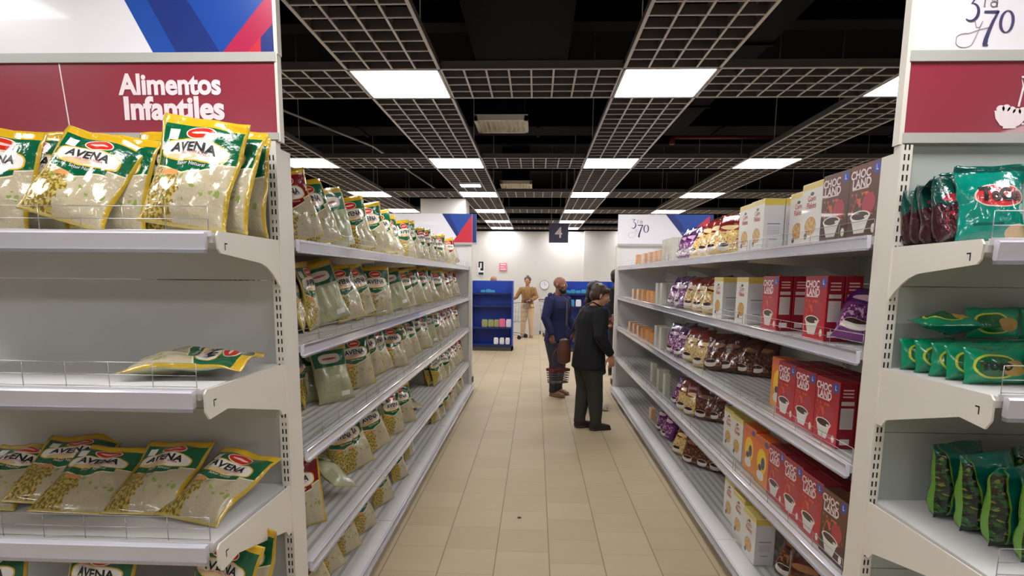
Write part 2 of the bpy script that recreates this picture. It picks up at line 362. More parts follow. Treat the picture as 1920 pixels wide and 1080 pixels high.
def end_unit(side, yb, xs, shelves, label, pm):
    """end display facing the camera; xs = aisle-side x; shelves = (z, depth)"""
    s = -side
    xo = xs - s*1.30
    root = empty('end_display_shelving', ((xs+xo)/2, yb-.25, 0)); o0 = root.location.copy()
    def rel(b): bmesh.ops.translate(b.bm, verts=b.bm.verts, vec=-o0); return b
    X = lambda a,c: (min(a,c),max(a,c))
    ztop = 2.12 if side<0 else 2.068
    for xx in (xs, xo+s*.036):
        b = B(); x_ = X(xx, xx-s*.036); b.box(*x_, yb-.04, yb, 0, ztop, 'cream')
        cx = (x_[0]+x_[1])/2
        for q in range(62):
            z = .1+q*.032
            if q%8 in (6,) : b.box(cx-.008,cx-.004,yb-.0408,yb-.039,z,z+.012,'slot').box(cx+.006,cx+.009,yb-.0408,yb-.039,z,z+.012,'slot')
            else: b.box(cx-.0085,cx-.0035,yb-.0408,yb-.039,z,z+.019,'slot').box(cx+.0045,cx+.0095,yb-.0408,yb-.039,z,z+.019,'slot')
        rel(b).build('upright_post', root)
    b = B().box(*X(xs,xs-s*.012), yb, yb+(.085 if side<0 else .065), 0, ztop-.02, 'cream'); rel(b).build('side_panel', root)
    b = B()
    for q in range(4): b.box(*X(xs-s*.036,xo+s*.036), yb-.012, yb, .12+q*.5, .617+q*.5, pm)
    rel(b).build('back_panel', root)
    b = B().box(*X(xs-s*.01,xo+s*.01), yb-.55, yb-.53, 0, .1, 'kick'); rel(b).build('kick_plate', root)
    for k,(z,d) in enumerate(shelves):
        xa, xc = xs-s*.034, xo+s*.034
        yf = yb-.02-d
        b = B().box(*X(xa,xc), yf, yb-.012, z-.03, z, 'white')
        b.box(*X(xa,xc), yf-.004, yf, z-.012, z+.006,'white')
        sh = rel(b).build('shelf', root)
        b = B().prism([(yf-.004-p[0]*1.3, z+(p[1]-z)*1.15+.0) for p in rail_profile(z)],'x',*X(xa-s*.012,xc+s*.012),'rail')
        b.box(*X(xa-s*.012,xc+s*.012), yf-.024, yf-.006, z-.062, z-.052,'railmetal'); rel(b).build('price_rail', sh)
        for xx in (xs-s*.006, xo+s*.012):
            x_ = X(xx, xx-s*.006)
            if k == len(shelves)-1:  # top bracket: slim with a curved root
                pts = [(yf-.012,z+.004),(yf-.022,z-.01),(yf-.018,z-.05),(yf-.004,z-.062)]+[(yf+d*.52,z-.082)]+[(yf+d*.52+ (d*.46)*t, z-.082-.10*t*t) for t in (.2,.4,.6,.8,1)]+[(yb-.038,z-.20),(yb-.038,z+.002)]
            else:
                pts = [(yf-.012,z+.006),(yf-.024,z-.006),(yf-.024,z-.06),(yf-.006,z-.085),(yf+d*.18,z-.075),(yb-.09,z-.165),(yb-.07,z-.19),(yb-.038,z-.19),(yb-.038,z+.002)]
            b = B().prism(pts,'x',*x_,'cream'); 
            so = xs-s*.006 if xx==xs-s*.006 else xx
            xk = X(so+s*.0005, so-s*.0005)
            b.box(*xk, yf+.018, yf+.022, z-.052, z-.03,'slot').box(*xk, yf+.018, yf+.034, z-.034, z-.03,'slot')
            rel(b).build('bracket', sh)
        if k < len(shelves):
            g = wire_guard(sh, *X(xs-s*.05,xo+s*.05), yf+.012, z+.004, .075, 'x', 9 if side<0 else 7); g.data.transform(Matrix.Translation(-o0))
    tag(root, label, 'shelving'); return root
EL = [(.13,.58),(.385,.52),(.815,.52),(1.30,.535),(1.765,.42)]
ER = [(.13,.58),(.45,.52),(.875,.54),(1.345,.48),(1.745,.385)]
YL, YR = 2.2, 2.02
end_unit(-1, YL, -.95, EL, 'white end-of-run display shelving on the left facing the camera, with oat bags', 'panel')
end_unit(1, YR, 1.16, ER, 'white end-of-run display shelving on the right facing the camera, with green bags', 'panelR')

# ---------------- headers ----------------
def header_left():
    y = YL-.03; root = empty('header_sign', (-1.6,y,2.13))
    o0 = root.location.copy()
    def put(b,n,p=root,): bmesh.ops.translate(b.bm, verts=b.bm.verts, vec=-o0); return b.build(n,p)
    x0,x1 = -2.25,-.942
    put(B().box(x0,x1,y,y+.012,2.148,2.395,'burg'),'lower_board').__setitem__('label','burgundy lower board')
    put(B().box(x0,x1,y,y+.012,2.425,2.84,'board'),'upper_board')
    put(B().box(x0,x1+.003,y-.008,y+.02,2.393,2.425,'grayrail'),'middle_rail')
    put(B().box(x0,x1+.003,y-.008,y+.02,2.126,2.15,'grayrail'),'bottom_rail')
    put(B().box(x1-.002,x1+.008,y-.004,y+.03,2.12,2.42,'cream').box(x1+.0,x1+.012,y-.004,y+.03,2.42,2.845,'cream'),'end_post')
    put(B().prism([(-1.742,2.393),(-1.738,2.393),(-1.718,2.15),(-1.722,2.15)],'y',y-.0012,y-.0002,'inkwhite'),'seam_line')
    b = B(); f = -.0012
    b.prism([(-1.60,2.84),(-1.386,2.425),(-.945,2.425),(-.945,2.84)],'y',y-.0010,y-.0001,'bluef')
    b.prism([(-1.45,2.84),(-1.235,2.58),(-1.14,2.425),(-1.30,2.425),(-1.52,2.84)],'y',y-.0012,y-.0001,'blued')
    b.prism([(-1.132,2.425),(-1.04,2.425),(-.99,2.475),(-.945,2.52),(-.945,2.63)],'y',y-.0019,y-.0001,'pinkprint')
    b.prism([(-1.04,2.425),(-.992,2.425),(-.99,2.478)],'y',y-.0021,y-.0001,'redprint')
    b.prism([(-.992,2.425),(-.945,2.425),(-.945,2.52),(-.99,2.475)],'y',y-.0018,y-.0001,'blued')
    put(b,'printed_artwork')
    text_on_front('Alimentos',.098,-1.333-o0.x,-.0015,2.315-o0.z,'inkwhite',root,.0035,sx=.93)
    text_on_front('Infantiles',.108,-1.325-o0.x,-.0015,2.232-o0.z,'inkwhite',root,.0042,sx=.98)
    tag(root,'burgundy and white header sign reading Alimentos Infantiles above the left end display','sign')
header_left()
def logo370(root, cx, cz, s, y=-.0015):
    """the 3ra y 70 mark drawn with brush strokes; s = height of the 7"""
    b = B()
    P = lambda pts: [(cx+p[0]*s, cz+p[1]*s) for p in pts]
    W = lambda ws: [w_*s for w_ in ws]
    stroke(b,P([(-.1,.47),(.32,.47)]),W([.07,.09]),y,'inknavy')
    stroke(b,P([(.34,.5),(.2,.2),(.1,-.1),(.04,-.32),(.02,-.5)]),W([.06,.09,.11,.13,.15]),y,'inknavy')
    stroke(b,P([(-.04,-.52),(.12,-.52)]),W([.05,.05]),y,'inknavy')
    a = arc(.62,.18,.19,.32,90,450,24); stroke(b,P(a),W([.03+.06*abs(math.sin(math.pi*2*i/24+math.pi/2+1.57)) for i in range(25)]),y,'inknavy')
    # the 3
    stroke(b,P([(-.62,.95),(-.36,.95)]),W([.03,.04]),y,'inknavy')
    stroke(b,P([(-.36,.95),(-.52,.72)]),W([.05,.03]),y,'inknavy')
    a = arc(-.5,.47,.22,.26,85,-130,14); stroke(b,P(a),W([.02+.07*math.sin(math.pi*i/14) for i in range(15)]),y,'inknavy')
    # superscript ra
    stroke(b,P([(-.12,.62),(-.12,.86)]),W([.04,.03]),y,'inkgrey'); stroke(b,P(arc(-.06,.8,.06,.06,180,40,8)),W([.03]*9),y,'inkgrey')
    stroke(b,P(arc(.16,.7,.09,.08,0,360,16)),W([.03]*17),y,'inkgrey'); stroke(b,P([(.26,.79),(.26,.62)]),W([.04,.04]),y,'inkgrey'); stroke(b,P(arc(.17,.79,.09,.06,0,160,8)),W([.025]*9),y,'inkgrey')
    # thin script y
    stroke(b,P([(-.36,.2),(-.3,.02),(-.2,.02),(-.12,.2)]),W([.014]*4),y,'inkgrey')
    stroke(b,P([(-.12,.2),(-.3,-.3)]+arc(-.62,-.42,.26,.16,-20,-170,10)+arc(-.62,-.3,.26,.14,190,70,8)+[(-.2,-.05),(.1,.02)]),W([.014]*22+[.012]*4)[:23] if 0 else W([.013]*(2+11+9+2)),y,'inkgrey')
    return b
def header_right():
    y = YR-.03; root = empty('header_sign',(1.80,y,2.07)); o0 = root.location.copy()
    def put(b,n,p=root): bmesh.ops.translate(b.bm, verts=b.bm.verts, vec=-o0); return b.build(n,p)
    x0,x1 = 1.165,2.44
    put(B().box(x0,x1,y,y+.012,2.103,2.322,'burg'),'lower_board')
    put(B().box(x0,x1,y,y+.012,2.350,2.77,'board'),'upper_board')
    put(B().box(x0-.002,x1,y-.008,y+.02,2.320,2.352,'grayrail'),'middle_rail')
    put(B().box(x0-.002,x1,y-.008,y+.02,2.074,2.105,'grayrail'),'bottom_rail')
    put(B().box(x0-.012,x0+.002,y-.004,y+.03,2.07,2.77,'cream'),'end_post')
    b = logo370(root, 1.385, 2.418, .098, y-.001); put(b,'printed_numerals')
    # bowl and jug line drawing
    b = B(); bx,bz = 1.492,2.155
    b.prism([(bx-.052+.0,bz+.018),(bx-.046,bz-.006),(bx-.03,bz-.026),(bx-.02,bz-.03),(bx-.02,bz-.036),(bx+.02,bz-.036),(bx+.02,bz-.03),(bx+.03,bz-.026),(bx+.046,bz-.006),(bx+.052,bz+.018)],'y',y-.002,y-.001,'inkwhite')
    for q in range(5): b.prism(disc_pts(bx-.034+.017*q,bz+.02+.006*math.sin(q*1.3+.6),.013,.011,12),'y',y-.0022,y-.001,'inkwhite')
    def ln(pts,wd=.006): stroke(b,pts,[wd]*len(pts),y-.001,'inkwhite')
    ln([(bx+.02,bz+.03),(bx+.028,bz+.09),(bx+.018,bz+.118),(bx+.2,bz+.118)]); ln([(bx+.03,bz+.095),(bx+.2,bz+.095)]); ln([(bx+.036,bz-.022),(bx+.2,bz-.022)])
    ln([(bx+.2,bz+.118),(bx+.19,bz+.09),(bx+.2,bz-.022)])
    put(b,'bowl_drawing')
    tag(root,'burgundy and white header sign with numerals 3ra y 70 above the right end display','sign')
header_right()
def far_header(side):
    y = 8.22
    x0,x1 = (-2.13,-.835) if side<0 else (1.12,2.41)
    root = empty('header_sign',((x0+x1)/2,y,2.08)); o0 = root.location.copy()
    def put(b,n,p=root): bmesh.ops.translate(b.bm, verts=b.bm.verts, vec=-o0); return b.build(n,p)
    put(B().box(x0,x1,y,y+.02,2.105,2.5,'board'),'board'); put(B().box(x0,x1,y-.01,y+.02,2.08,2.105,'grayrail'),'bottom_rail')
    b = B(); q = x0 if side>0 else x0
    X = lambda t: x0+(x1-x0)*t
    if side<0: pts1 = [(X(.63),2.5),(X(.785),2.19),(X(.955),2.485),(X(.955),2.5)]; pts2=[(X(.735),2.108),(X(.955),2.108),(X(.955),2.485),(X(.785),2.19)]
    else: pts1 = [(X(.50),2.5),(X(.70),2.19),(X(.96),2.485),(X(.96),2.5)]; pts2=[(X(.66),2.108),(X(.96),2.108),(X(.96),2.485),(X(.70),2.19)]
    b.prism(pts1,'y',y-.001,y-.0001,'bluef'); b.prism(pts2,'y',y-.0012,y-.0001,'redprint'); b.box(X(.957),X(1),y-.0011,y-.0001,2.107,2.5,'blued')
    b.prism([(pts1[0][0],2.5),(pts1[1][0],2.19),(pts1[1][0]+.035,2.22),(pts1[1][0]-.03,2.36),(pts1[0][0]+.10,2.5)],'y',y-.0013,y-.0001,'blued') 
    put(b,'printed_artwork')
    if side>0: put(logo370(root, X(.22), 2.28, .16, y-.002),'printed_numerals')
    tag(root, 'white sign with blue and red artwork at the far end of the left run' if side<0 else 'white 3ra y 70 sign with blue artwork at the far end of the right run','sign')
far_header(-1); far_header(1)
# hanging aisle number
root = empty('aisle_number_sign',(.447,12,2.33)); B().box(-.195,.195,-.01,.01,0,.385,plain('slate_board',srgb(62,60,88),.5)).build('board',root)
text_on_front('4',.3,0,-.0115,.19,'inkwhite',root,.004)
B().tube([(-.15,0,.385),(-.15,0,1.87)],.003,'grayrail',5).tube([(.15,0,.385),(.15,0,1.87)],.003,'grayrail',5).build('hanging_wire',root)
tag(root,'small dark hanging sign with a white number 4 over the aisle end','sign')
# ---------------- packaging materials ----------------
def bag_bump(g, s=1.0):
    n = g.noise(7,3,g.obj()); v = g.n.new('ShaderNodeTexVoronoi'); v.feature='SMOOTH_F1'; v.inputs['Scale'].default_value = 22; g.L(g.obj(), v.inputs['Vector'])
    n2 = g.noise(26,3,g.obj()); h = g.f('ADD', g.f('MULTIPLY', v.outputs[0], .5), n2)
    bp = g.n.new('ShaderNodeBump'); bp.inputs['Strength'].default_value = .55*s; bp.inputs['Distance'].default_value = .012
    g.L(h, bp.inputs['Height']); g.L(bp.outputs[0], g.b.inputs['Normal'])
def oat_front(name, body, accent):
    g = G(name, .2, 0, .5); bag_bump(g); u,v = g.uv()
    gold = srgb(214,172,30); oat = g.mix(g.noise(70,2), srgb(166,154,124), srgb(204,192,164))
    sack = g.mix(g.thr(g.noise(26,4),.5), srgb(128,104,38), srgb(190,168,88))
    # grain picture lower left, clear oats lower right
    diag = g.thr(g.f('ADD', g.f('SUBTRACT', .40, u), g.f('MULTIPLY', g.noise(5,3), .3)), .15)
    low = g.mix(diag, oat, sack)
    lf = g.f('MULTIPLY', g.thr(g.noise(8,2), .62), .8); lfm = g.f('MULTIPLY', lf, g.f('MULTIPLY', g.thr(v,.2), g.f('LESS_THAN', v,.44)))
    low = g.mix(lfm, low, srgb(122,150,40))
    # body colour region with a pointed lower border
    edge = g.f('ADD', .445, g.f('MULTIPLY', g.f('ABSOLUTE', g.f('SUBTRACT', u, .42)), .22))
    edge = g.f('ADD', edge, g.f('MULTIPLY', g.thr(u,.78), .05))
    c = g.mix(g.thr(v, g.f('SUBTRACT', edge, .014)), low, srgb(226,216,180))
    c = g.mix(g.thr(v, edge), c, body)
    # banner under label
    c = g.mix(g.ell(.46,.665,.405,.107,3), c, gold)
    c = g.mix(g.ell(.46,.665,.385,.095,3), c, srgb(238,232,226))
    c = g.mix(g.ell(.36,.60,.2,.03,2), c, srgb(222,196,150))
    c = g.mix(g.ell(.50,.835,.19,.07,2), c, srgb(236,226,214)); c = g.mix(g.ell(.50,.835,.175,.06,2), c, accent)
    c = g.mix(g.ell(.50,.835,.12,.014,2), c, srgb(240,200,190))
    c = g.mix(g.rect(.1,.22,.76,.86), c, srgb(228,232,226))
    c = g.mix(g.ell(.26,.445,.12,.03,2), c, srgb(214,150,90))
    # gold seals and side edges
    c = g.mix(g.thr(v,.915), c, gold); c = g.mix(g.thr(g.f('ABSOLUTE', g.f('SUBTRACT',u,.5)), .462), c, srgb(190,158,44)); c = g.mix(g.f('LESS_THAN', v,.03), c, srgb(200,178,96))
    return g.out(c)
def oat_back(name, body):
    g = G(name, .3, 0, .3); bag_bump(g, .6); u,v = g.uv()
    c = g.mix(g.noise(6,2), srgb(158,160,120), srgb(180,180,144))
    ln = g.f('LESS_THAN', g.f('FRACT', g.f('MULTIPLY', v, 38)), .35)
    txt = g.f('MULTIPLY', g.f('MULTIPLY', ln, g.rect(.14,.86,.14,.5)), g.thr(g.noise(60,1), .46))
    c = g.mix(g.f('MULTIPLY', txt, .45), c, srgb(96,104,80))
    c = g.mix(g.rect(.04,.96,.62,.90), c, body); c = g.mix(g.ell(.5,.76,.3,.085,3), c, srgb(214,206,196)); c = g.mix(g.ell(.5,.76,.2,.02,2), c, srgb(170,80,70))
    c = g.mix(g.rect(.62,.86,.08,.16), c, srgb(232,230,224))
    c = g.mix(g.thr(v,.92), c, srgb(196,160,40))
    return g.out(c)
GREEN = srgb(6,92,58); MAROON = srgb(128,20,28)
M['oatG'] = oat_front('green_oat_pouch', GREEN, srgb(206,48,30)); M['oatGb'] = oat_back('green_oat_pouch_back', GREEN)
M['oatM'] = oat_front('maroon_oat_pouch', MAROON, srgb(200,70,60)); M['oatMb'] = oat_back('maroon_oat_pouch_back', MAROON)
def snack(name, top, mid, pic, pic2, bowl=True):
    g = G(name, .18, 0, .6); bag_bump(g); u,v = g.uv(); n = g.noise(8,3)
    c = g.mix(g.thr(g.f('ADD', v, g.f('MULTIPLY', n, .25)), .70), mid, top)
    c = g.mix(g.f('MULTIPLY', g.thr(g.noise(13,2), .56), g.rect(.08,.92,.1,.5)), c, pic); c = g.mix(g.f('MULTIPLY', g.thr(g.noise(19,2), .60), g.rect(.05,.95,.06,.6)), c, pic2)
    if bowl: c = g.mix(g.ell(.38,.17,.26,.10,2.4), c, srgb(226,216,206)); c = g.mix(g.ell(.38,.215,.22,.045,2), c, srgb(60,30,20))
    c = g.mix(g.ell(.5,.66,.34,.06,2), c, pic)
    return g.out(c)
M['snP'] = snack('purple_snack_film', srgb(74,28,96), srgb(120,50,120), srgb(222,180,206), srgb(60,20,80))
M['snC'] = snack('cream_snack_film', srgb(120,34,28), srgb(214,184,110), srgb(232,206,150), srgb(150,60,34))
M['snD'] = snack('brown_snack_film', srgb(74,26,22), srgb(92,48,32), srgb(150,100,62), srgb(52,22,18))
M['snR'] = snack('dark_red_candy_film', srgb(14,70,62), srgb(60,20,30), srgb(176,30,50), srgb(40,14,20), False)
def toco():
    g = G('teal_toco_film', .18, 0, .6); bag_bump(g,.7); u,v = g.uv()
    c = g.mix(g.noise(5,2), srgb(0,118,104), srgb(0,142,122))
    c = g.mix(g.ell(.52,.58,.36,.155,2.2), c, srgb(236,200,190)); c = g.mix(g.ell(.52,.58,.34,.14,2.2), c, srgb(206,62,66))
    c = g.mix(g.ell(.88,.42,.09,.07), c, srgb(190,214,206)); c = g.mix(g.ell(.85,.12,.26,.1,2), c, srgb(206,170,128)); c = g.mix(g.rect(.15,.55,.2,.235), c, srgb(0,90,80))
    c = g.mix(g.thr(v,.92), c, srgb(0,84,74)); return g.out(c)
M['toco'] = toco(); M['tocob'] = plain('teal_plain_film', srgb(0,112,94), .22, coat=.5, bump=.5, bscale=24, var=.12)
def greenbag(nm, front):
    g = G(nm, .2, 0, .5); bag_bump(g); n = g.noise(10,4); c = g.mix(g.thr(n,.52), srgb(14,34,22), srgb(34,84,30))
    c = g.mix(g.thr(g.noise(17,3), .60), c, srgb(110,112,50)); c = g.mix(g.f('MULTIPLY', g.thr(g.noise(14,2),.55), g.rect(0,1,.6,.85)), c, srgb(40,26,22)); u,v = g.uv(); c = g.mix(g.thr(v,.9), c, srgb(0,96,74)); c = g.mix(g.thr(u,.93),c,srgb(96,150,40))
    if front: c = g.mix(g.thr(u,.10), c, srgb(120,150,50)); c = g.mix(g.thr(u,.125), c, g.mix(g.noise(4,2), srgb(0,92,80), srgb(0,118,98)))
    return g.out(c)
M['gphoto'] = greenbag('green_photo_film', False); M['gfront'] = greenbag('green_front_film', True)
def tocopack():
    g = G('green_toco_wrap', .2, 0, .5); bag_bump(g,.6); c = g.mix(g.noise(6,2), srgb(0,128,88), srgb(0,150,106))
    c = g.mix(g.ell(.42,.5,.34,.34,2.6), c, srgb(190,200,60)); c = g.mix(g.ell(.42,.5,.31,.29,2.6), c, srgb(20,96,50)); c = g.mix(g.ell(.72,.46,.22,.22,2), c, srgb(176,142,70)); return g.out(c)
M['tpack'] = tocopack()
# boxes
def box_front_bowl(name, top, bot, badge):
    g = G(name, .35, coat=.25); u,v = g.uv()
    c = g.mix(g.f('MULTIPLY', g.f('POWER', v, 1.5), 1.0), bot, top)
    c = g.mix(g.f('MULTIPLY', g.thr(g.noise(9,3), .57), g.rect(.08,.9,.3,.62)), c, srgb(214,90,60)); c = g.mix(g.ell(.66,.46,.2,.14), c, srgb(176,50,70))
    c = g.mix(g.rect(.1,.62,.665,.685), c, srgb(232,206,196))
    # tapering bowl
    hw = g.f('ADD', .16, g.f('MULTIPLY', g.f('SUBTRACT', v, .07), .62)); inb = g.f('MULTIPLY', g.f('LESS_THAN', g.f('ABSOLUTE', g.f('SUBTRACT',u,.42)), hw), g.f('MULTIPLY', g.thr(v,.07), g.f('LESS_THAN', v,.29)))
    c = g.mix(inb, c, srgb(226,220,210)); c = g.mix(g.ell(.42,.30,.32,.075), c, srgb(236,230,222)); c = g.mix(g.ell(.42,.305,.27,.055), c, srgb(58,40,26)); c = g.mix(g.ell(.62,.285,.07,.02), c, srgb(225,215,200))
    c = g.mix(g.ell(.86,.12,.06,.06), c, srgb(236,222,200)); c = g.mix(g.ell(.84,.9,.12,.075), c, badge)
    return g.out(c)
def box_side(name, base, panel):
    g = G(name, .4, coat=.2); u,v = g.uv(); c = g.mix(g.rect(.14,.86,.3,.62), g.col(base), panel); c = g.mix(g.rect(.14,.86,.66,.72), c, panel)
    for a in (.78,.83,.88): c = g.mix(g.rect(.2,.8,a,a+.022), c, srgb(232,180,170))
    ln = g.f('LESS_THAN', g.f('FRACT', g.f('MULTIPLY', v, 46)), .4); c = g.mix(g.f('MULTIPLY', g.f('MULTIPLY', ln, g.rect(.18,.82,.32,.6)), .35), c, srgb(90,80,100)); c = g.mix(g.rect(.2,.75,.06,.15), c, srgb(226,222,216)); return g.out(c)
M['kF'] = box_front_bowl('red_cereal_front', srgb(150,16,44), srgb(196,24,38), srgb(40,74,170)); M['kS'] = box_side('red_cereal_side', srgb(140,20,40), srgb(206,196,192)); M['kT'] = plain('red_cereal_top', srgb(120,18,36), .4)
M['bF'] = box_front_bowl('brown_cereal_front', srgb(112,60,34), srgb(70,34,24), srgb(40,74,170)); M['bS'] = box_side('brown_cereal_side', srgb(84,44,34), srgb(186,176,170)); M['bT'] = plain('brown_cereal_top', srgb(84,50,34), .4)
def wf():
    g = G('white_cereal_front', .35, coat=.2); u,v = g.uv(); c = g.col(srgb(226,222,214)); c = g.mix(g.ell(.5,.3,.27,.15), c, srgb(190,130,40)); c = g.mix(g.f('MULTIPLY', g.ell(.5,.3,.24,.13), g.thr(g.noise(16,2),.5)), c, srgb(222,176,80)); c = g.mix(g.ell(.3,.14,.08,.05), c, srgb(70,60,50)); c = g.mix(g.ell(.5,.82,.09,.03), c, srgb(24,60,40)); c = g.mix(g.thr(v,.9), c, srgb(224,200,96)); return g.out(c)
def ws():
    g = G('white_cereal_side', .35, coat=.2); u,v = g.uv(); c = g.col(srgb(216,214,216)); ln = g.f('LESS_THAN', g.f('FRACT', g.f('MULTIPLY', v, 34)), .4)
    c = g.mix(g.f('MULTIPLY', g.f('MULTIPLY', ln, g.rect(.2,.8,.3,.46)), .45), c, srgb(90,96,150)); c = g.mix(g.rect(.18,.82,.5,.52), c, srgb(110,124,150)); c = g.mix(g.rect(.3,.7,.2,.22), c, srgb(150,150,160)); c = g.mix(g.thr(v,.87), c, srgb(222,198,92)); return g.out(c)
M['wF'] = wf(); M['wS'] = ws(); M['wT'] = plain('white_cereal_top', srgb(226,206,110), .4)
def yf():
    g = G('orange_cereal_front', .35, coat=.2); u,v = g.uv(); c = g.mix(v, srgb(232,150,30), srgb(226,96,20)); c = g.mix(g.ell(.5,.5,.34,.27,2), c, srgb(244,206,30)); c = g.mix(g.ell(.6,.48,.13,.13,2), c, srgb(60,60,110)); c = g.mix(g.ell(.4,.36,.12,.07,2), c, srgb(50,50,80))
    c = g.mix(g.ell(.45,.2,.26,.1), c, srgb(230,224,214)); c = g.mix(g.thr(v,.86), c, srgb(206,96,50)); c = g.mix(g.ell(.78,.9,.14,.06), c, srgb(90,60,130)); return g.out(c)
M['yF'] = yf(); M['yS'] = box_side('orange_cereal_side', srgb(222,92,14), srgb(230,150,60)); M['yT'] = plain('orange_cereal_top', srgb(220,96,30), .4)
M['oF'] = plain('peach_carton', srgb(238,200,168), .4, var=.12, vs=20); M['oS'] = plain('peach_carton_side', srgb(232,180,138), .4); M['sF'] = plain('orange_carton', srgb(238,150,30), .4, var=.08, vs=20)
M['tF'] = plain('pale_carton', srgb(214,208,196), .4, var=.08, vs=30); M['tS'] = plain('pale_carton_side', srgb(206,204,190), .4)

# ---------------- pouch and box meshes ----------------
class Pouch:
    def __init__(s, w, h, t, seed, nu=14, nv=18, slump=0, curl=.02, seal=.08, block=0):
        s.block = block
        s.w,s.h,s.t,s.seed,s.nu,s.nv,s.slump,s.curl,s.seal = w,h,t,seed,nu,nv,slump,curl,seal
    def pt(s, u, v, side):
        """u -1..1, v 0..1, side -1 front +1 back"""
        lo, hi = .035, 1-s.seal
        q = min(max((v-lo)/(hi-lo),0),1); vert = (math.sin(math.pi*q**(.8 if not s.block else (.42 if s.block==1 else .62)))**(.55 if not s.block else (.5 if s.block==1 else .3))) if 0<q<1 else 0
        prof = max(0,1-abs(u)**(2.6 if not s.block else 6))**(.75 if not s.block else .6); th = s.t/2*prof*vert*(1.12-.35*v)+.0012
        hw = s.w/2*(1-.07*vert)
        N = lambda a,b,c: noise.noise(Vector((a,b,c+s.seed*7.3)))
        warp = .02*N(u*1.1,v*2.2,0)*min(1,v*3)*(s.w/.22) + s.curl*max(0,v-.86)/.14*N(1.7,.3,5)*2 + .004*N(u*4,v*5,2)*v
        cr = (.010*N(u*2.6,v*4.0,side*3) + .0065*(abs(N(u*5+v*3,v*6-u*2,side*5))-.2))*prof**.5*vert*(s.w/.22)
        x = u*hw + .004*N(.4,v*3,9); z = v*s.h + .004*N(u*2,.2,4)*v - s.slump*(1-vert)*0
        y = warp + side*(th+ (cr if side<0 else cr))
        return Vector((x,y,z))
    def mesh(s, name, mf, mb):
        bm = bmesh.new(); uvl = bm.loops.layers.uv.new('UVMap'); grids = []
        for side in (-1,1):
            gr = [[bm.verts.new(s.pt(-1+2*i/s.nu, j/s.nv, side)) for i in range(s.nu+1)] for j in range(s.nv+1)]; grids.append(gr)
            for j in range(s.nv):
                for i in range(s.nu):
                    idx = [(j,i),(j,i+1),(j+1,i+1),(j+1,i)]
                    if side>0: idx = idx[::-1]
                    f = bm.faces.new([gr[a][b] for a,b in idx]); f.smooth = True; f.material_index = 0 if side<0 else 1
                    for l,(a,b) in zip(f.loops, idx): uu = b/s.nu; l[uvl].uv = (uu if side<0 else 1-uu, a/s.nv)
        A_,B_ = grids; nu,nv = s.nu,s.nv
        per = [(0,i) for i in range(nu)]+[(j,nu) for j in range(nv)]+[(nv,nu-i) for i in range(nu)]+[(nv-j,0) for j in range(nv)]
        for k in range(len(per)):
            p,q = per[k],per[(k+1)%len(per)]
            f = bm.faces.new((A_[q[0]][q[1]],A_[p[0]][p[1]],B_[p[0]][p[1]],B_[q[0]][q[1]])); f.smooth = True
            for l,c in zip(f.loops,(q,p,p,q)): l[uvl].uv = (min(.995,max(.005,c[1]/nu)), min(.995,c[0]/nv))
        bmesh.ops.recalc_face_normals(bm, faces=bm.faces)
        me = bpy.data.meshes.new(name); bm.to_mesh(me); bm.free()
        for m in (mf, mb): me.materials.append(M[m])
        return me
    def lettering(s, items):
        """items: (text, size, u, v, material, bold, sx, arch); text wrapped on the front sheet"""
        bm = bmesh.new(); mats = []
        for body,size,u0,v0,m,bold,sx,arch in items:
            me = text_mesh(body,size,bold); t = bmesh.new(); t.from_mesh(me); bmesh.ops.subdivide_edges(t, edges=[e for e in t.edges if e.calc_length()>.012], cuts=1)
            if m not in mats: mats.append(m)
            k = mats.index(m); vm = {}
            for v in t.verts:
                xx = v.co.x*sx; zz = v.co.y - arch*(xx/(s.w*.4))**2
                u = u0+xx/(s.w/2); vv = v0+zz/s.h
                p = s.pt(max(-.98,min(.98,u)), vv, -1); p.y -= .0016; vm[v] = bm.verts.new(p)
            for f in t.faces:
                try: nf = bm.faces.new([vm[v] for v in f.verts]); nf.material_index = k
                except ValueError: pass
            t.free()
        for f in bm.faces:
            f.normal_update()
            if f.normal.y > 0: f.normal_flip()
        me = bpy.data.meshes.new('lettering'); bm.to_mesh(me); bm.free()
        for m in mats: me.materials.append(M[m])
        return me
def oat_letters(p):
    return [p.lettering([q]) for q in (('AVENA',.040,-.08,.68,'inkblack',.0013,1.02,.003),('INSTANTÁNEA',.0115,.02,.632,'inkred',0,1.1,.002),('Sabor Natural',.014,-.02,.535,'inkwhite',0,1,0))]
P_oat = [Pouch(.238,.34,.062,s_,18,22) for s_ in (1,2,3,4)]
P_big = [Pouch(.275,.37,.075,s_, 30,38,curl=.05) for s_ in (11,12,13,14,15)]
oatG = [(p.mesh('oat_pouch','oatG','oatGb'), oat_letters(p)) for p in P_oat]
oatM = [(p.mesh('oat_pouch','oatM','oatMb'), l[1]) for p,l in zip(P_oat,oatG)]
def big_letters(p): return [p.lettering([q]) for q in (('AVENA',.046,-.08,.685,'inkblack',.0014,1.03,.004),('INSTANTÁNEA',.0135,.02,.632,'inkred',0,1.1,.002),('Sabor Natural',.017,-.02,.535,'inkwhite',0,1,0))]
oatB = [(p.mesh('oat_pouch','oatG','oatGb'), big_letters(p)) for p in P_big]
P_sn = [Pouch(.20,.275,.085,s_,10,14,curl=.03,seal=.07) for s_ in (21,22,23)]; [setattr(p,'block',1) for p in P_sn]
snP = [p.mesh('snack_bag','snP','snP') for p in P_sn]; snC = [p.mesh('snack_bag','snC','snC') for p in P_sn]; snD = [p.mesh('snack_bag','snD','snD') for p in P_sn]
P_cd = [Pouch(.165,.25,.06,s_,14,18,curl=.05) for s_ in (31,32,33)]; [setattr(p,'block',1) for p in P_cd]; cdR = [p.mesh('candy_bag','snR','snR') for p in P_cd]
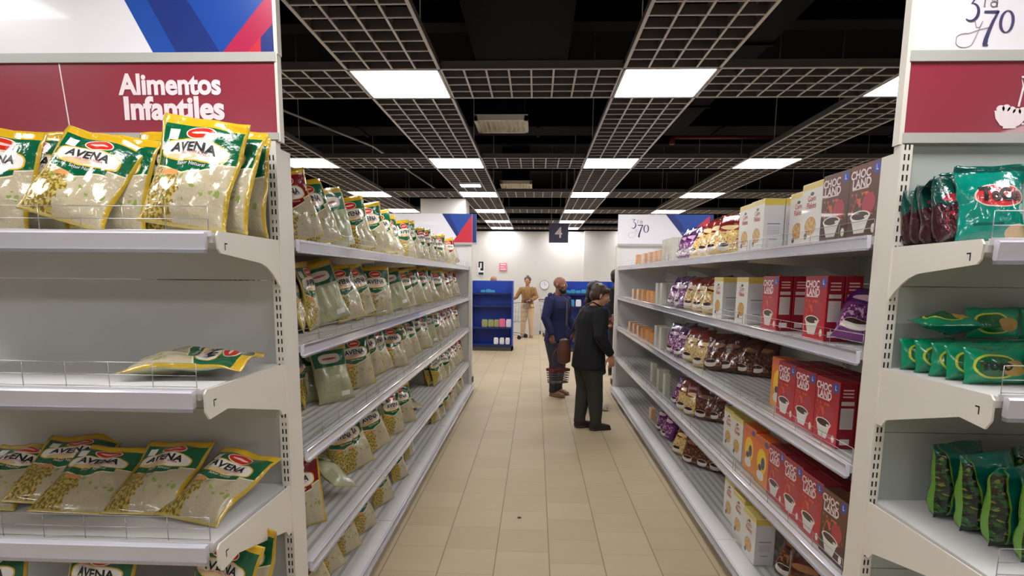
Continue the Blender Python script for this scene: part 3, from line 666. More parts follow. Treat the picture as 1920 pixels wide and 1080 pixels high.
P_to = [Pouch(.225,.235,.08,s_,26,28,curl=.03) for s_ in (41,42)]
tocoM = [(p.mesh('snack_bag','toco','tocob'), p.lettering([('ToCo',.056,.03,.585,'inkblack',.003,.98,-.004)])) for p in P_to]
P_gr = [Pouch(.22,.235,.09,s_,20,20,curl=.02,seal=.05) for s_ in (51,52,53)]; [setattr(p,'block',2) for p in P_gr]; grM = [p.mesh('snack_bag','gfront','gphoto') for p in P_gr]
P_tp = [Pouch(.19,.105,.06,s_,16,10,curl=.008,seal=.06) for s_ in (61,62,63)]
tpM = [(p.mesh('wafer_pack','tpack','tocob'), p.lettering([('TOCO',.030,-.2,.5,'inkblack',.002,1,0)])) for p in P_tp]
def box_mesh(w,d,h,mf,ms,mt):
    bm = bmesh.new(); uvl = bm.loops.layers.uv.new('UVMap'); ch = .0016
    v = [bm.verts.new(p) for p in ((-w/2,0,0),(w/2,0,0),(w/2,d,0),(-w/2,d,0),(-w/2,0,h),(w/2,0,h),(w/2,d,h),(-w/2,d,h))]
    for q,k in (((0,1,5,4),0),((2,3,7,6),0),((1,2,6,5),1),((3,0,4,7),1),((4,5,6,7),2),((0,3,2,1),2)):
        f = bm.faces.new([v[i] for i in q]); f.material_index = k
        for l,c in zip(f.loops,((0,0),(1,0),(1,1),(0,1))): l[uvl].uv = c
    bmesh.ops.bevel(bm, geom=bm.edges[:], offset=ch, segments=1, affect='EDGES')
    me = bpy.data.meshes.new('carton'); bm.to_mesh(me); bm.free()
    for m in (mf,ms,mt): me.materials.append(M[m])
    return me
def flat_letters(items):
    """thin printed lettering on a box front (y=0) ; items (text,size,x,z,mat,bold)"""
    bm = bmesh.new(); mats = []
    for body,size,x,z,m,bold in items:
        if m not in mats: mats.append(m)
        me = text_mesh(body,size,bold); t = bmesh.new(); t.from_mesh(me); k = mats.index(m); vm = {q: bm.verts.new((q.co.x+x,-.0008,q.co.y+z)) for q in t.verts}
        for f in t.faces: bm.faces.new([vm[q] for q in f.verts]).material_index = k
        t.free()
    me = bpy.data.meshes.new('lettering'); bm.to_mesh(me); bm.free()
    for m in mats: me.materials.append(M[m])
    return me
def flap_mesh(w,d,h,m):
    b = B(); b.box(-w/2+.002,w/2-.002,.002,d*.62,h,h+.0012,m); return b.mesh('top_flap')
BX = {'K':((.195,.07,.268),'kF','kS','kT'),'B':((.195,.07,.268),'bF','bS','bT'),'W':((.19,.105,.262),'wF','wS','wT'),'Y':((.19,.075,.262),'yF','yS','yT'),
      'O':((.12,.05,.12),'oF','oS','oF'),'S':((.12,.05,.12),'sF','oS','sF'),'T':((.10,.05,.205),'tF','tS','tS')}
BM = {k: box_mesh(*d[0],*d[1:]) for k,d in BX.items()}
BF = {k: flap_mesh(*d[0],d[3]) for k,d in BX.items() if k in 'KBWY'}
red_l = [flat_letters([q]) for q in (('CHOC',.042,-.03,.232,'inkwhite',.0014),('LAND',.044,-.02,.198,'inkwhite',.0014),('L',.026,.067,.241,'inkwhite',.0006))]
wl = [flat_letters([q]) for q in (('Corn',.034,0,.195,'inkred',.0004),('Flakes',.036,0,.165,'inkred',.0004))]
BLt = {'K':red_l,'B':red_l,'W':wl}

# ---------------- placing goods ----------------
def word_n(n): return ORD[n]
KIND = {'G':('oat_pouch','bag','green-topped oat bag'),'M':('oat_pouch','bag','maroon-topped oat bag'),'R':('oat_pouch','bag','reversed oat bag with pale back'),
 'P':('snack_bag','bag','purple cereal bag'),'C':('snack_bag','bag','cream and maroon cereal bag'),'D':('snack_bag','bag','dark brown cereal bag'),
 'K':('cereal_box','box','red cereal box with bowl picture'),'B':('cereal_box','box','brown cereal box with bowl picture'),'W':('cereal_box','box','white cereal box with a yellow top'),
 'Y':('cereal_box','box','orange and yellow cereal box'),'O':('food_carton','box','small peach carton'),'S':('food_carton','box','small bright orange carton'),'T':('food_carton','box','slim pale carton')}
def item(kind, loc, yaw, lean=0, roll=0, v=0, scale=1, letters=True, big=False):
    nm = KIND[kind][0]
    root = bpy.data.objects.new(nm, None)
    if kind in 'GMR':
        me,lt = (oatM if kind=='M' else (oatB if big else oatG))[v%(5 if big else 4)]; part = 'pouch'
    elif kind in 'PCD': me,lt = {'P':snP,'C':snC,'D':snD}[kind][v%3],None; part='pouch'
    else: me,lt = BM[kind],BLt.get(kind); part='carton'
    if kind in 'PCD' or kind in 'OST':
        root = bpy.data.objects.new(nm, me); C.objects.link(root)
    else:
        C.objects.link(root); root.empty_display_size=.05
        p = mesh_obj(part, me, root)
        for q in (lt or [])[:(3 if loc[1]<5 else 1)]: mesh_obj('lettering', q, root)
        if kind in BF: mesh_obj('top_flap', BF[kind], root)
    root.location = loc; root.rotation_euler = (-lean, roll, yaw); root.scale = (scale,)*3
    return root
def skin_of(o): return o.data if o.data else next(c for c in o.children if c.name.startswith(('pouch','carton'))).data
def bounds(o, me):
    mw = Matrix.LocRotScale(o.location, o.rotation_euler, o.scale); vs = [mw@v.co for v in me.vertices]
    return [min(v[i] for v in vs) for i in range(3)], [max(v[i] for v in vs) for i in range(3)]
def settle(o, me, z=None, xlim=None, side=0, ztop=None, ymin=None):
    """lets a thing rest on its shelf, clear of the guard and of the shelf above"""
    lo,hi = bounds(o, me)
    if ztop and hi[2]-lo[2] > ztop-z-.008:
        o.scale = tuple(q*(ztop-z-.008)/(hi[2]-lo[2]) for q in o.scale); lo,hi = bounds(o, me)
    if z is not None: o.location.z += z+.0015-lo[2]
    if xlim is not None:
        if side<0 and hi[0] > xlim: o.location.x -= hi[0]-xlim
        if side>0 and lo[0] < xlim: o.location.x += xlim-lo[0]
    if ymin is not None and lo[1] < ymin: o.location.y += ymin-lo[1]
def place(side, rows, Z, xf):
    where = {-1:'left',1:'right'}[side]
    for k in rows:
        if side<0 and k in (2,3): rows[k] = [(Y,t,sb,(yaw+20 if yaw>=82 else yaw),min(3,n+1)) for (Y,t,sb,yaw,n) in rows[k]]
        ents = sorted(rows[k], key=lambda e: e[0]); cnt = {}
        for (Y,t,sb,yaw,n) in ents:
            c = cnt.get(t,0); cnt[t] = c+1
            for q in range(n):
                bag = t in 'GMRPCD'
                d = BX[t][0][1]+.004 if not bag else (.105 if t in 'GMR' else .10)
                off = sb + .045*(1 if bag else 0) + q*d
                x = xf + side*off
                j = (lambda a: random.uniform(-a,a))
                if bag:
                    if side<0: yw = R(yaw + j(8) + (180 if t=='R' else 0))
                    else: yw = R(-90+yaw+j(6))
                    o = item(t,(x,Y+q*.03+j(.006),Z[k]+.008),yw,R(random.uniform(6,17))*( -1 if t=='R' else 1),R(random.uniform(-15,1))*(-1 if t=='R' else 1) if side<0 else R(j(4)),random.randrange(12),random.uniform(.95,1.03)*(.88 if side<0 and k==0 else 1))
                    base_x = q*d
                    guard = (k>1 or (side>0 and k>0))
                    lim = xf+side*((.022 if guard else (-.045 if k==0 else .004))+base_x)
                    me_ = skin_of(o)
                    settle(o, me_, Z[k]+.001, lim, side, (Z[k+1]-.034) if k<4 else None)
                else:
                    o = item(t,(x,Y,Z[k]+.0015),R(-90 if not yaw else -90+yaw+j(2)),0,0,0,1)
                shelf = ['bottom','fourth','third','second','top'][k]+' shelf'
                depth = ['front','second row','third row'][q]
                l = f'{KIND[t][2]}, {ORD[c]} from camera, {depth}, {where} {shelf}'.replace('the ','')
                tag(o, l, KIND[t][1], {'bag':'bags','box':'boxes'}[KIND[t][1]]+f' on the {where} aisle {shelf}')
LEFT = {4:[(2.50,'M',.13,60,1),(2.74,'M',.1,46,1),(3.08,'G',.12,60,2),(3.42,'R',.13,68,1),(3.72,'G',.1,52,2),(4.05,'G',.1,48,2),(4.39,'G',.1,52,1),(4.72,'G',.12,75,1),(5.05,'G',.1,58,2),(5.40,'G',.1,60,1),(5.74,'G',.1,70,1),(6.08,'G',.1,60,2),(6.42,'G',.1,65,1),(6.76,'G',.1,65,2),(7.15,'M',.1,60,1),(7.5,'M',.1,60,2),(7.85,'M',.1,60,1)],
3:[(2.52,'G',.15,86,1),(2.65,'G',.17,86,1),(2.78,'G',.18,86,1),(2.9,'G',.18,84,1),(3.01,'G',.16,82,1),(3.20,'R',.13,52,1),(3.45,'G',.1,60,2),(3.74,'G',.1,70,2),(4.03,'G',.1,42,1),(4.36,'R',.12,86,1),(4.68,'R',.1,50,1),(5.03,'G',.1,60,2),(5.36,'G',.1,50,1),(5.72,'G',.1,55,2),(6.08,'G',.1,50,1),(6.46,'G',.1,55,2),(6.85,'M',.1,50,1),(7.24,'M',.1,50,2),(7.62,'M',.1,52,1),(7.95,'M',.1,54,1)],
2:[(2.78,'G',.3,86,1),(2.90,'G',.3,86,1),(3.02,'G',.3,84,1),(3.14,'G',.28,84,1),(3.22,'R',.13,44,1),(3.62,'G',.12,40,2),(3.93,'G',.12,56,1),(4.26,'G',.12,78,1),(4.52,'G',.1,46,2),(4.86,'G',.1,58,1),(5.16,'G',.1,55,2),(5.45,'G',.1,55,1),(5.76,'G',.1,55,2),(6.1,'R',.1,60,1),(6.42,'G',.1,55,2),(6.74,'M',.1,55,1),(7.06,'M',.1,55,2),(7.38,'M',.1,55,1),(7.7,'M',.1,55,1),(7.98,'M',.1,58,1)],
1:[(2.62, 'M', 0.11, 38, 1), (3.41, 'G', 0.16, 60, 1), (3.47, 'G', 0.09, 60, 1), (3.87, 'G', 0.07, 58, 2), (4.32, 'G', 0.07, 56, 1), (4.66, 'G', 0.07, 50, 1), (6.46, 'G', 0.2, 80, 1), (6.4, 'G', 0.14, 76, 1), (6.42, 'G', 0.09, 66, 1), (6.61, 'G', 0.07, 60, 2), (6.9, 'G', 0.07, 60, 1), (7.23, 'G', 0.07, 55, 2), (7.53, 'M', 0.07, 55, 1), (7.8, 'M', 0.07, 52, 2), (8.09, 'M', 0.07, 52, 1), (8.0, 'M', 0.07, 54, 1)],
0:[(2.57, 'M', 0.03, 50, 1), (2.78, 'M', 0.03, 50, 1), (3.0, 'M', 0.02, 55, 1), (3.32, 'G', 0.01, 58, 2), (3.74, 'G', 0.01, 60, 1), (4.23, 'G', 0.01, 60, 2), (4.74, 'G', 0.05, 70, 1), (5.98, 'G', 0.14, 80, 1), (5.98, 'G', 0.09, 78, 1), (5.99, 'G', 0.04, 66, 1), (6.16, 'G', 0.01, 60, 2), (6.53, 'G', 0.01, 60, 1), (6.84, 'M', 0.01, 58, 1), (7.12, 'M', 0.01, 55, 2), (7.44, 'M', 0.01, 55, 1), (7.78, 'M', 0.01, 54, 1)]}
RIGHT = {4:[(7.05,'S',.03,0,1),(6.6,'O',.03,0,2),(6.3,'O',.03,0,2),(6.03,'O',.03,0,2),(5.79,'O',.03,0,2),(5.6,'T',.03,0,2),(5.44,'T',.03,0,2),(5.28,'T',.03,0,2),(5.09,'P',.04,12,1),(4.88,'P',.04,15,2),(4.65,'C',.05,18,2),(4.40,'C',.05,18,2),(4.14,'C',.04,22,2),(3.90,'C',.04,34,1),(3.45,'W',.03,0,2),(3.24,'W',.02,0,2),(2.93,'W',.10,0,2),(2.64,'W',.03,0,1),(2.44,'B',.03,1,1),(2.23,'B',.03,1,1)],
3:[(7.22,'O',.03,0,2),(6.89,'O',.03,0,2),(6.59,'S',.03,0,2),(6.28,'S',.03,0,1),(6.06,'S',.03,0,2),(5.82,'T',.03,0,2),(5.62,'T',.03,0,2),(5.32,'P',.04,12,2),(5.02,'P',.04,16,2),(4.72,'C',.05,20,2),(4.46,'C',.05,22,2),(4.2,'C',.05,24,2),(3.87,'W',.03,0,2),(3.43,'W',.03,0,2),(3.02,'K',.03,0,2),(2.80,'K',.2,0,1),(2.54,'K',.03,0,2)],
2:[(7.47,'O',.04,0,2),(7.15,'O',.04,0,2),(6.86,'O',.04,0,2),(6.58,'S',.04,0,2),(6.3,'S',.04,0,2),(6.05,'S',.04,0,1),(5.84,'T',.04,0,2),(5.62,'T',.04,0,2),(5.22,'P',.04,16,2),(4.94,'P',.04,20,2),(4.68,'C',.05,24,2),(4.40,'C',.06,32,1),(4.26,'D',.12,42,1),(4.18,'D',.20,44,1),(4.10,'D',.28,46,1),(4.02,'D',.36,48,1),(3.06,'Y',.12,0,1),(2.85,'K',.07,0,3),(2.63,'K',.06,0,3),(2.41,'K',.05,0,3)],
1:[(6.25,'T',.1,0,1),(5.83,'T',.08,0,2),(5.54,'T',.08,0,1),(5.07,'P',.06,16,2),(4.83,'C',.06,24,1),(4.66,'C',.08,30,1),(4.54,'D',.14,40,1),(4.46,'D',.22,42,1),(4.38,'D',.30,46,1),(3.78,'W',.12,0,1),(3.56,'W',.1,0,1),(3.32,'Y',.09,0,1),(3.08,'Y',.07,0,1),(2.87,'K',.06,0,2),(2.66,'K',.05,0,2),(2.45,'K',.04,0,2),(2.24,'B',.03,0,1)],
0:[(6.33,'O',.12,0,1),(5.79,'P',.1,16,2),(5.5,'P',.08,20,2),(5.0,'C',.08,26,2),(4.74,'D',.12,36,1),(4.62,'D',.20,40,1),(4.52,'D',.28,44,1),(3.63,'W',.1,0,1),(3.37,'W',.07,0,1),(3.11,'W',.04,0,1),(2.86,'D',.13,24,2),(2.6,'D',.08,30,1)]}
place(-1, LEFT, ZL, -.95); place(1, RIGHT, ZR, 1.16)

# bags lying about on the left run
o = item('M',(-1.14,2.62,ZL[2]+.05),R(80),R(87),0,1); settle(o,skin_of(o),ZL[2]+.001,-.97,-1); tag(o,'oat bag lying flat near the near post on the left aisle third shelf','bag')
o = item('R',(-1.02,3.02,ZL[1]+.06),R(250),R(-62),R(-20),2,.9); settle(o,skin_of(o),ZL[1]+.03); tag(o,'oat bag fallen over with pale back up, left aisle fourth shelf','bag')
o = item('R',(-1.10,5.1,ZL[1]+.05),R(30),R(87),0,1,.9); settle(o,skin_of(o),ZL[1]+.001,-.96,-1); tag(o,'oat bag lying flat in the empty stretch of the left aisle fourth shelf','bag')
o = item('C',(1.24,4.0+.0,ZR[3]+.02),R(-60),R(30),0,1) if 0 else None
o = item('P',(1.27,2.42,ZR[3]+.04),R(-35),R(38),R(8),1,1.0); o.location = (1.26,2.32,ZR[3]+.012); settle(o,skin_of(o),ZR[3]+.001,1.184,1); tag(o,'purple and white cereal bag slumped in front of red boxes, right aisle second shelf','bag')

# ---------------- left end display ----------------
yf_top, yf_mid, yf_low = YL-.02-.42, YL-.02-.535, YL-.02-.52
def endbag(x,y,z,yaw,lean,roll,v,sc,label,kind='G'):
    o = item(kind,(x,y,z),R(yaw),R(lean),R(roll),v,sc,True,True); settle(o, skin_of(o), {1.765:1.765,1.3:1.3,.815:.815,.385:.385}[min((1.765,1.3,.815,.385), key=lambda q:abs(q-z))], None, 0, None, {1.765:yf_top,1.3:yf_mid,.815:yf_low,.385:yf_low}[min((1.765,1.3,.815,.385), key=lambda q:abs(q-z))]+.016); tag(o,label,'bag','oat bags on the left end display'); return o
zt = 1.765+.004
endbag(-1.135,1.85,zt,2,19,8,0,1.03,'big upright green and gold oat bag in front beside the wire guard end, top shelf')
endbag(-1.09,1.93,zt,-3,15,5,1,1.0,'green and gold oat bag tucked directly behind the front upright one, top shelf')
endbag(-1.075,2.07,zt,-6,5,1,2,.95,'oat bag at the back beside the slotted post, left end display top shelf')
endbag(-1.26,2.04,zt,2,8,-1,3,1.0,'oat bag mostly hidden behind the front pair, left end display top shelf')
endbag(-1.53,1.85,zt,10,27,17,4,.95,'oat bag slumping to the right with a folded gold top, left end display top shelf')
endbag(-1.46,1.965,zt,4,12,5,1,.93,'oat bag standing behind the slumping one, left end display top shelf')
endbag(-1.44,2.09,zt,-2,3,0,0,.95,'gold-topped oat bag at the very back behind the slumping one, top shelf')
endbag(-1.80,1.88,zt,4,14,4,2,.95,'upright oat bag cut by the left picture edge, top shelf')
endbag(-1.74,1.99,zt,-3,9,2,3,.97,'oat bag behind the leftmost one, left end display top shelf')
endbag(-2.07,1.9,zt,0,9,0,1,.93,'oat bag outside the picture at the far left of the top shelf')
endbag(-1.33,1.88,1.305+.040,-82,86,3,1,1.0,'single oat bag lying flat on the middle shelf, left end display')
zl = .815+.02
endbag(-1.16,1.80,zl+.012,-14,66,3,2,.95,'oat bag reclining beside the post with green corner raised, third shelf')
endbag(-1.36,1.84,zl,0,61,0,0,.93,'reclining oat bag with AVENA fully readable, third shelf of left end display')
endbag(-1.58,1.82,zl,10,66,6,3,.93,'reclining oat bag partly under the readable one, third shelf of left end display')
endbag(-1.72,1.88,zl,14,62,8,4,.93,'reclining oat bag with wide gold top at the left, third shelf of left end display')
endbag(-1.93,1.84,zl,8,66,6,1,.93,'oat bag reclining at the left picture edge, third shelf')
z4 = .385+.004
endbag(-1.12,1.84,z4,-10,8,13,2,.9,'tilted oat bag behind the lowest bracket, fourth shelf of left end display')
endbag(-1.08,1.97,z4,-16,5,6,0,.93,'oat bag beside the post below the third shelf bracket, left end display')
endbag(-1.50,1.78,z4,0,12,4,1,.9,'oat bag on the fourth shelf left of the tilted ones, bottom edge of picture')
endbag(-1.84,1.76,z4,0,12,-3,3,.9,'leftmost oat bag on the fourth shelf at the bottom picture edge')

# ---------------- right end display ----------------
def rb(nm, me, lt, loc, yaw, lean, roll, sc, label, group='bags on the right end display'):
    if lt: root = empty(nm); mesh_obj('pouch', me, root); mesh_obj('lettering', lt, root)
    else: root = mesh_obj(nm, me)
    root.location = loc; root.rotation_euler = (R(-lean),R(roll),R(yaw)); root.scale = (sc,)*3; settle(root, me, loc[2]-.003); tag(root,label,'bag' if nm!='wafer_pack' else 'packet',group); return root
zt = 1.745+.006
rb('snack_bag',tocoM[0][0],tocoM[0][1],(1.355,1.82,zt),3,10,-1,.98,'big teal ToCo bag with red oval facing the camera, top shelf')
rb('snack_bag',tocoM[1][0],tocoM[1][1],(1.56,1.80,zt),-6,10,0,1,'teal ToCo bag at the right picture edge, top shelf')
rb('snack_bag',tocoM[1][0],None,(1.36,1.93,zt),14,6,-6,.92,'teal bag standing behind the front ToCo bag, top shelf')
for i,(x,y,yw,l) in enumerate(((1.238,1.985,34,'dark red candy bag nearest the slotted post'),(1.240,1.940,32,'dark red candy bag, second from the slotted post'),(1.243,1.893,30,'dark red candy bag, third from the slotted post'),(1.252,1.842,26,'dark red candy bag leaning beside the teal ToCo bag'))):
    rb('candy_bag',cdR[i%3],None,(x,y,zt),yw,8,-5,.70+.03*i,l+', top shelf of right end display')
zm = 1.345+.004
for i in range(5):
    rb('wafer_pack',tpM[i%3][0],tpM[i%3][1] if i>=3 else None,(1.305+.004*i,1.965-.066*i,zm),3,4,0,.98,f'green wafer packet in the receding line, {ORD[i]} from the back panel, middle shelf','green wafer packets on the middle shelf')
rb('wafer_pack',tpM[0][0],tpM[0][1],(1.52,1.62,zm),0,6,0,1.0,'green wafer packet at the right picture edge, middle shelf front','green wafer packets on the middle shelf')
for i in range(4): rb('wafer_pack',tpM[i%3][0],None,(1.50+.004*i,1.70+.07*i,zm),3,4,0,.98,f'green wafer packet in the second column, {ORD[i]} behind the front one, middle shelf','green wafer packets on the middle shelf')
rb('wafer_pack',tpM[1][0],None,(1.32,1.87,zm+.118),2,82,0,.95,'dark green packet lying flat on top of the standing packets, middle shelf','green wafer packets on the middle shelf')
for i in range(2): rb('wafer_pack',tpM[i][0],None,(1.475+.17*i,1.93,zm+.108),3,4,0,.95,f'green packet stacked in the raised back row, {ORD[i]} from the post, middle shelf','green wafer packets on the middle shelf')
# green bags on the lower shelf
zg = .875+.006
for i in range(4):
    rb('snack_bag',grM[i%3],None,(1.40+.012*i,1.89-.105*i,zg),22-2*i,4,0,1.0,f'green film bag in the receding row, {ORD[i]} from the back panel, lower shelf','green film bags on the lower shelf')
for i in range(3):
    rb('snack_bag',grM[(i+1)%3],None,(1.64+.012*i,1.89-.115*i,zg),24,4,0,1.0,f'green film bag at the picture edge, {ORD[i]} from the back panel, lower shelf','green film bags on the lower shelf')
# ---------------- people ----------------
def skinmat(name, c): return plain(name, c, .5, var=.06, vs=14)
class Blob:
    """closed tapered tubes and ellipsoids fused into one surface by a voxel remesh"""
    def __init__(s): s.bm = bmesh.new()
    def tube(s, path, n=12):
        """path: (x,y,z, rx[, ry]) ; rings perpendicular to the path"""
        P = [Vector(p[:3]) for p in path]; rings = []; prev = None
        for i,p in enumerate(P):
            d = (P[min(i+1,len(P)-1)]-P[max(i-1,0)]).normalized()
            a = Vector((1,0,0)); a = (a-d*a.dot(d))
            if a.length < .2: a = Vector((0,1,0)); a = a-d*a.dot(d)
            a.normalize(); b = d.cross(a); rx = path[i][3]; ry = path[i][4] if len(path[i])>4 else rx
            rings.append([s.bm.verts.new(p+a*math.cos(2*math.pi*t/n)*rx+b*math.sin(2*math.pi*t/n)*ry) for t in range(n)])
        for A_,B_ in zip(rings,rings[1:]):
            for i in range(n): s.bm.faces.new((A_[i],A_[(i+1)%n],B_[(i+1)%n],B_[i]))
        for ring,flip,e,k in ((rings[0],True,P[0]-P[1],0),(rings[-1],False,P[-1]-P[-2],-1)):
            rr = min(path[k][3:]) ; c = s.bm.verts.new(P[k]+e.normalized()*rr*.6)
            for i in range(n):
                q = (ring[i],ring[(i+1)%n],c); s.bm.faces.new(q[::-1] if flip else q)
        return s
    def ball(s, c, r, sc=(1,1,1), rot=(0,0,0)):
        bmesh.ops.create_icosphere(s.bm, subdivisions=3, radius=r, matrix=Matrix.Translation(c)@Euler(rot).to_matrix().to_4x4()@Matrix.Diagonal((*sc,1))); return s
    def build(s, name, mat, parent, vox=.008, smooth=4, disp=0, dscale=20):
        bmesh.ops.recalc_face_normals(s.bm, faces=s.bm.faces)
        me = bpy.data.meshes.new(name); s.bm.to_mesh(me); s.bm.free(); o = mesh_obj(name, me)
        r = o.modifiers.new('r','REMESH'); r.mode = 'VOXEL'; r.voxel_size = vox; r.use_smooth_shade = True
        m = o.modifiers.new('s','SMOOTH'); m.iterations = smooth; m.factor = .5
        bpy.context.view_layer.update()
        me2 = bpy.data.meshes.new_from_object(o.evaluated_get(bpy.context.evaluated_depsgraph_get())); bpy.data.objects.remove(o); bpy.data.meshes.remove(me)
        me2.name = name
        if disp:
            nn = [v.normal.copy() for v in me2.vertices]
            for v,nv in zip(me2.vertices,nn):
                q = v.co*dscale; v.co += nv*disp*noise.noise(Vector((q.x,q.y,q.z*.35)))
        for p in me2.polygons: p.use_smooth = True
        me2.materials.append(M[mat] if isinstance(mat,str) else mat)
        return mesh_obj(name, me2, parent)
def lerp(a,b,t): return tuple(a[i]+(b[i]-a[i])*t for i in range(3))
def hand(b, wrist, direction, palm_n, s=1, curl=.5, side=1):
    """palm, four fingers and a thumb; direction = along fingers, palm_n = facing of the palm"""
    d = Vector(direction).normalized(); n = Vector(palm_n); n = (n-d*n.dot(d)).normalized(); l = d.cross(n)*side; w_ = Vector(wrist)
    palm = [w_+d*.0, w_+d*.045*s, w_+d*.085*s]
    for off,ln in ((-.027,.062),(-.009,.075),(.009,.08),(.026,.07)):
        k = w_+d*.08*s+l*off*s
        b.tube([(*(w_+d*.01*s+l*off*.7*s),.012*s),(*(k-d*.02*s),.0125*s),(*k,.0105*s)],8)
        p1 = k+(d*math.cos(curl*.5)+n*math.sin(curl*.5))*ln*.45*s; p2 = p1+(d*math.cos(curl*1.2)+n*math.sin(curl*1.2))*ln*.32*s; p3 = p2+(d*math.cos(curl*1.9)+n*math.sin(curl*1.9))*ln*.25*s
        b.tube([(*(k-d*.01*s),.0105*s),(*k,.0098*s),(*p1,.0092*s),(*p2,.0085*s),(*p3,.0075*s)],8)
    t0 = w_+d*.02*s+l*.022*s; t1 = w_+d*.05*s+l*.048*s+n*.012*s; t2 = t1+d*.028*s+l*.01*s+n*.012*s; t3 = t2+d*.022*s+n*.006*s
    b.tube([(*t0,.014*s),(*t1,.0125*s),(*t2,.0105*s),(*t3,.009*s)],8)
def head(b, c, r_yaw, tilt, s=1, female=False):
    """adds a head with face to blob b; c = head centre; faces -y turned by r_yaw. Returns a transform"""
    T_ = Matrix.Translation(c)@Matrix.Rotation(r_yaw,4,'Z')@Matrix.Rotation(tilt,4,'X')@Matrix.Scale(s,4)
    def P(x,y,z): return T_@Vector((x,y,z))
    e = T_.to_euler(); 
    def el(x,y,z,r,sc): b.ball(P(x,y,z),r*s,sc,(e.x,e.y,e.z))
    el(0,.012,.030,.083,(.90,1.08,.98)); el(0,-.022,-.022,.060,(.96,1.0,1.25)); el(0,-.042,-.078,.030,(1.25,1,.85))   # cranium, face, chin
    el(0,-.072,.018,.040,(1.3,.5,.35))                                    # brow
    b.tube([(*P(0,-.080,.014),.007*s),(*P(0,-.093,-.008),.010*s),(*P(0,-.103,-.026),.0135*s)],8)    # nose
    el(.012,-.092,-.030,.008,(1,1,.8)); el(-.012,-.092,-.030,.008,(1,1,.8))
    el(0,-.083,-.051,.018,(1.2,.6,.34)); el(0,-.081,-.062,.017,(1.1,.6,.36))  # lips
    for q in (-1,1):
        el(q*.044,-.052,-.018,.024,(1,.9,1)); el(q*.078,.012,-.004,.020,(.42,.8,1.45)); el(q*.083,.018,.008,.013,(.5,.8,1))   # cheek, ear
    return T_
def eyes(parent, T_, s=1):
    for q in (-1,1):
        b = B(); p = T_@Vector((q*.031,-.079,.002)); pi = T_@Vector((q*.031,-.089,.002))
        b.ball(p,.0105*s,'eyewhite',10); b.ball(pi,.006*s,'inkblack',8); b.build('eye', parent)
M['eyewhite'] = plain('eye_white', srgb(225,218,212), .3)
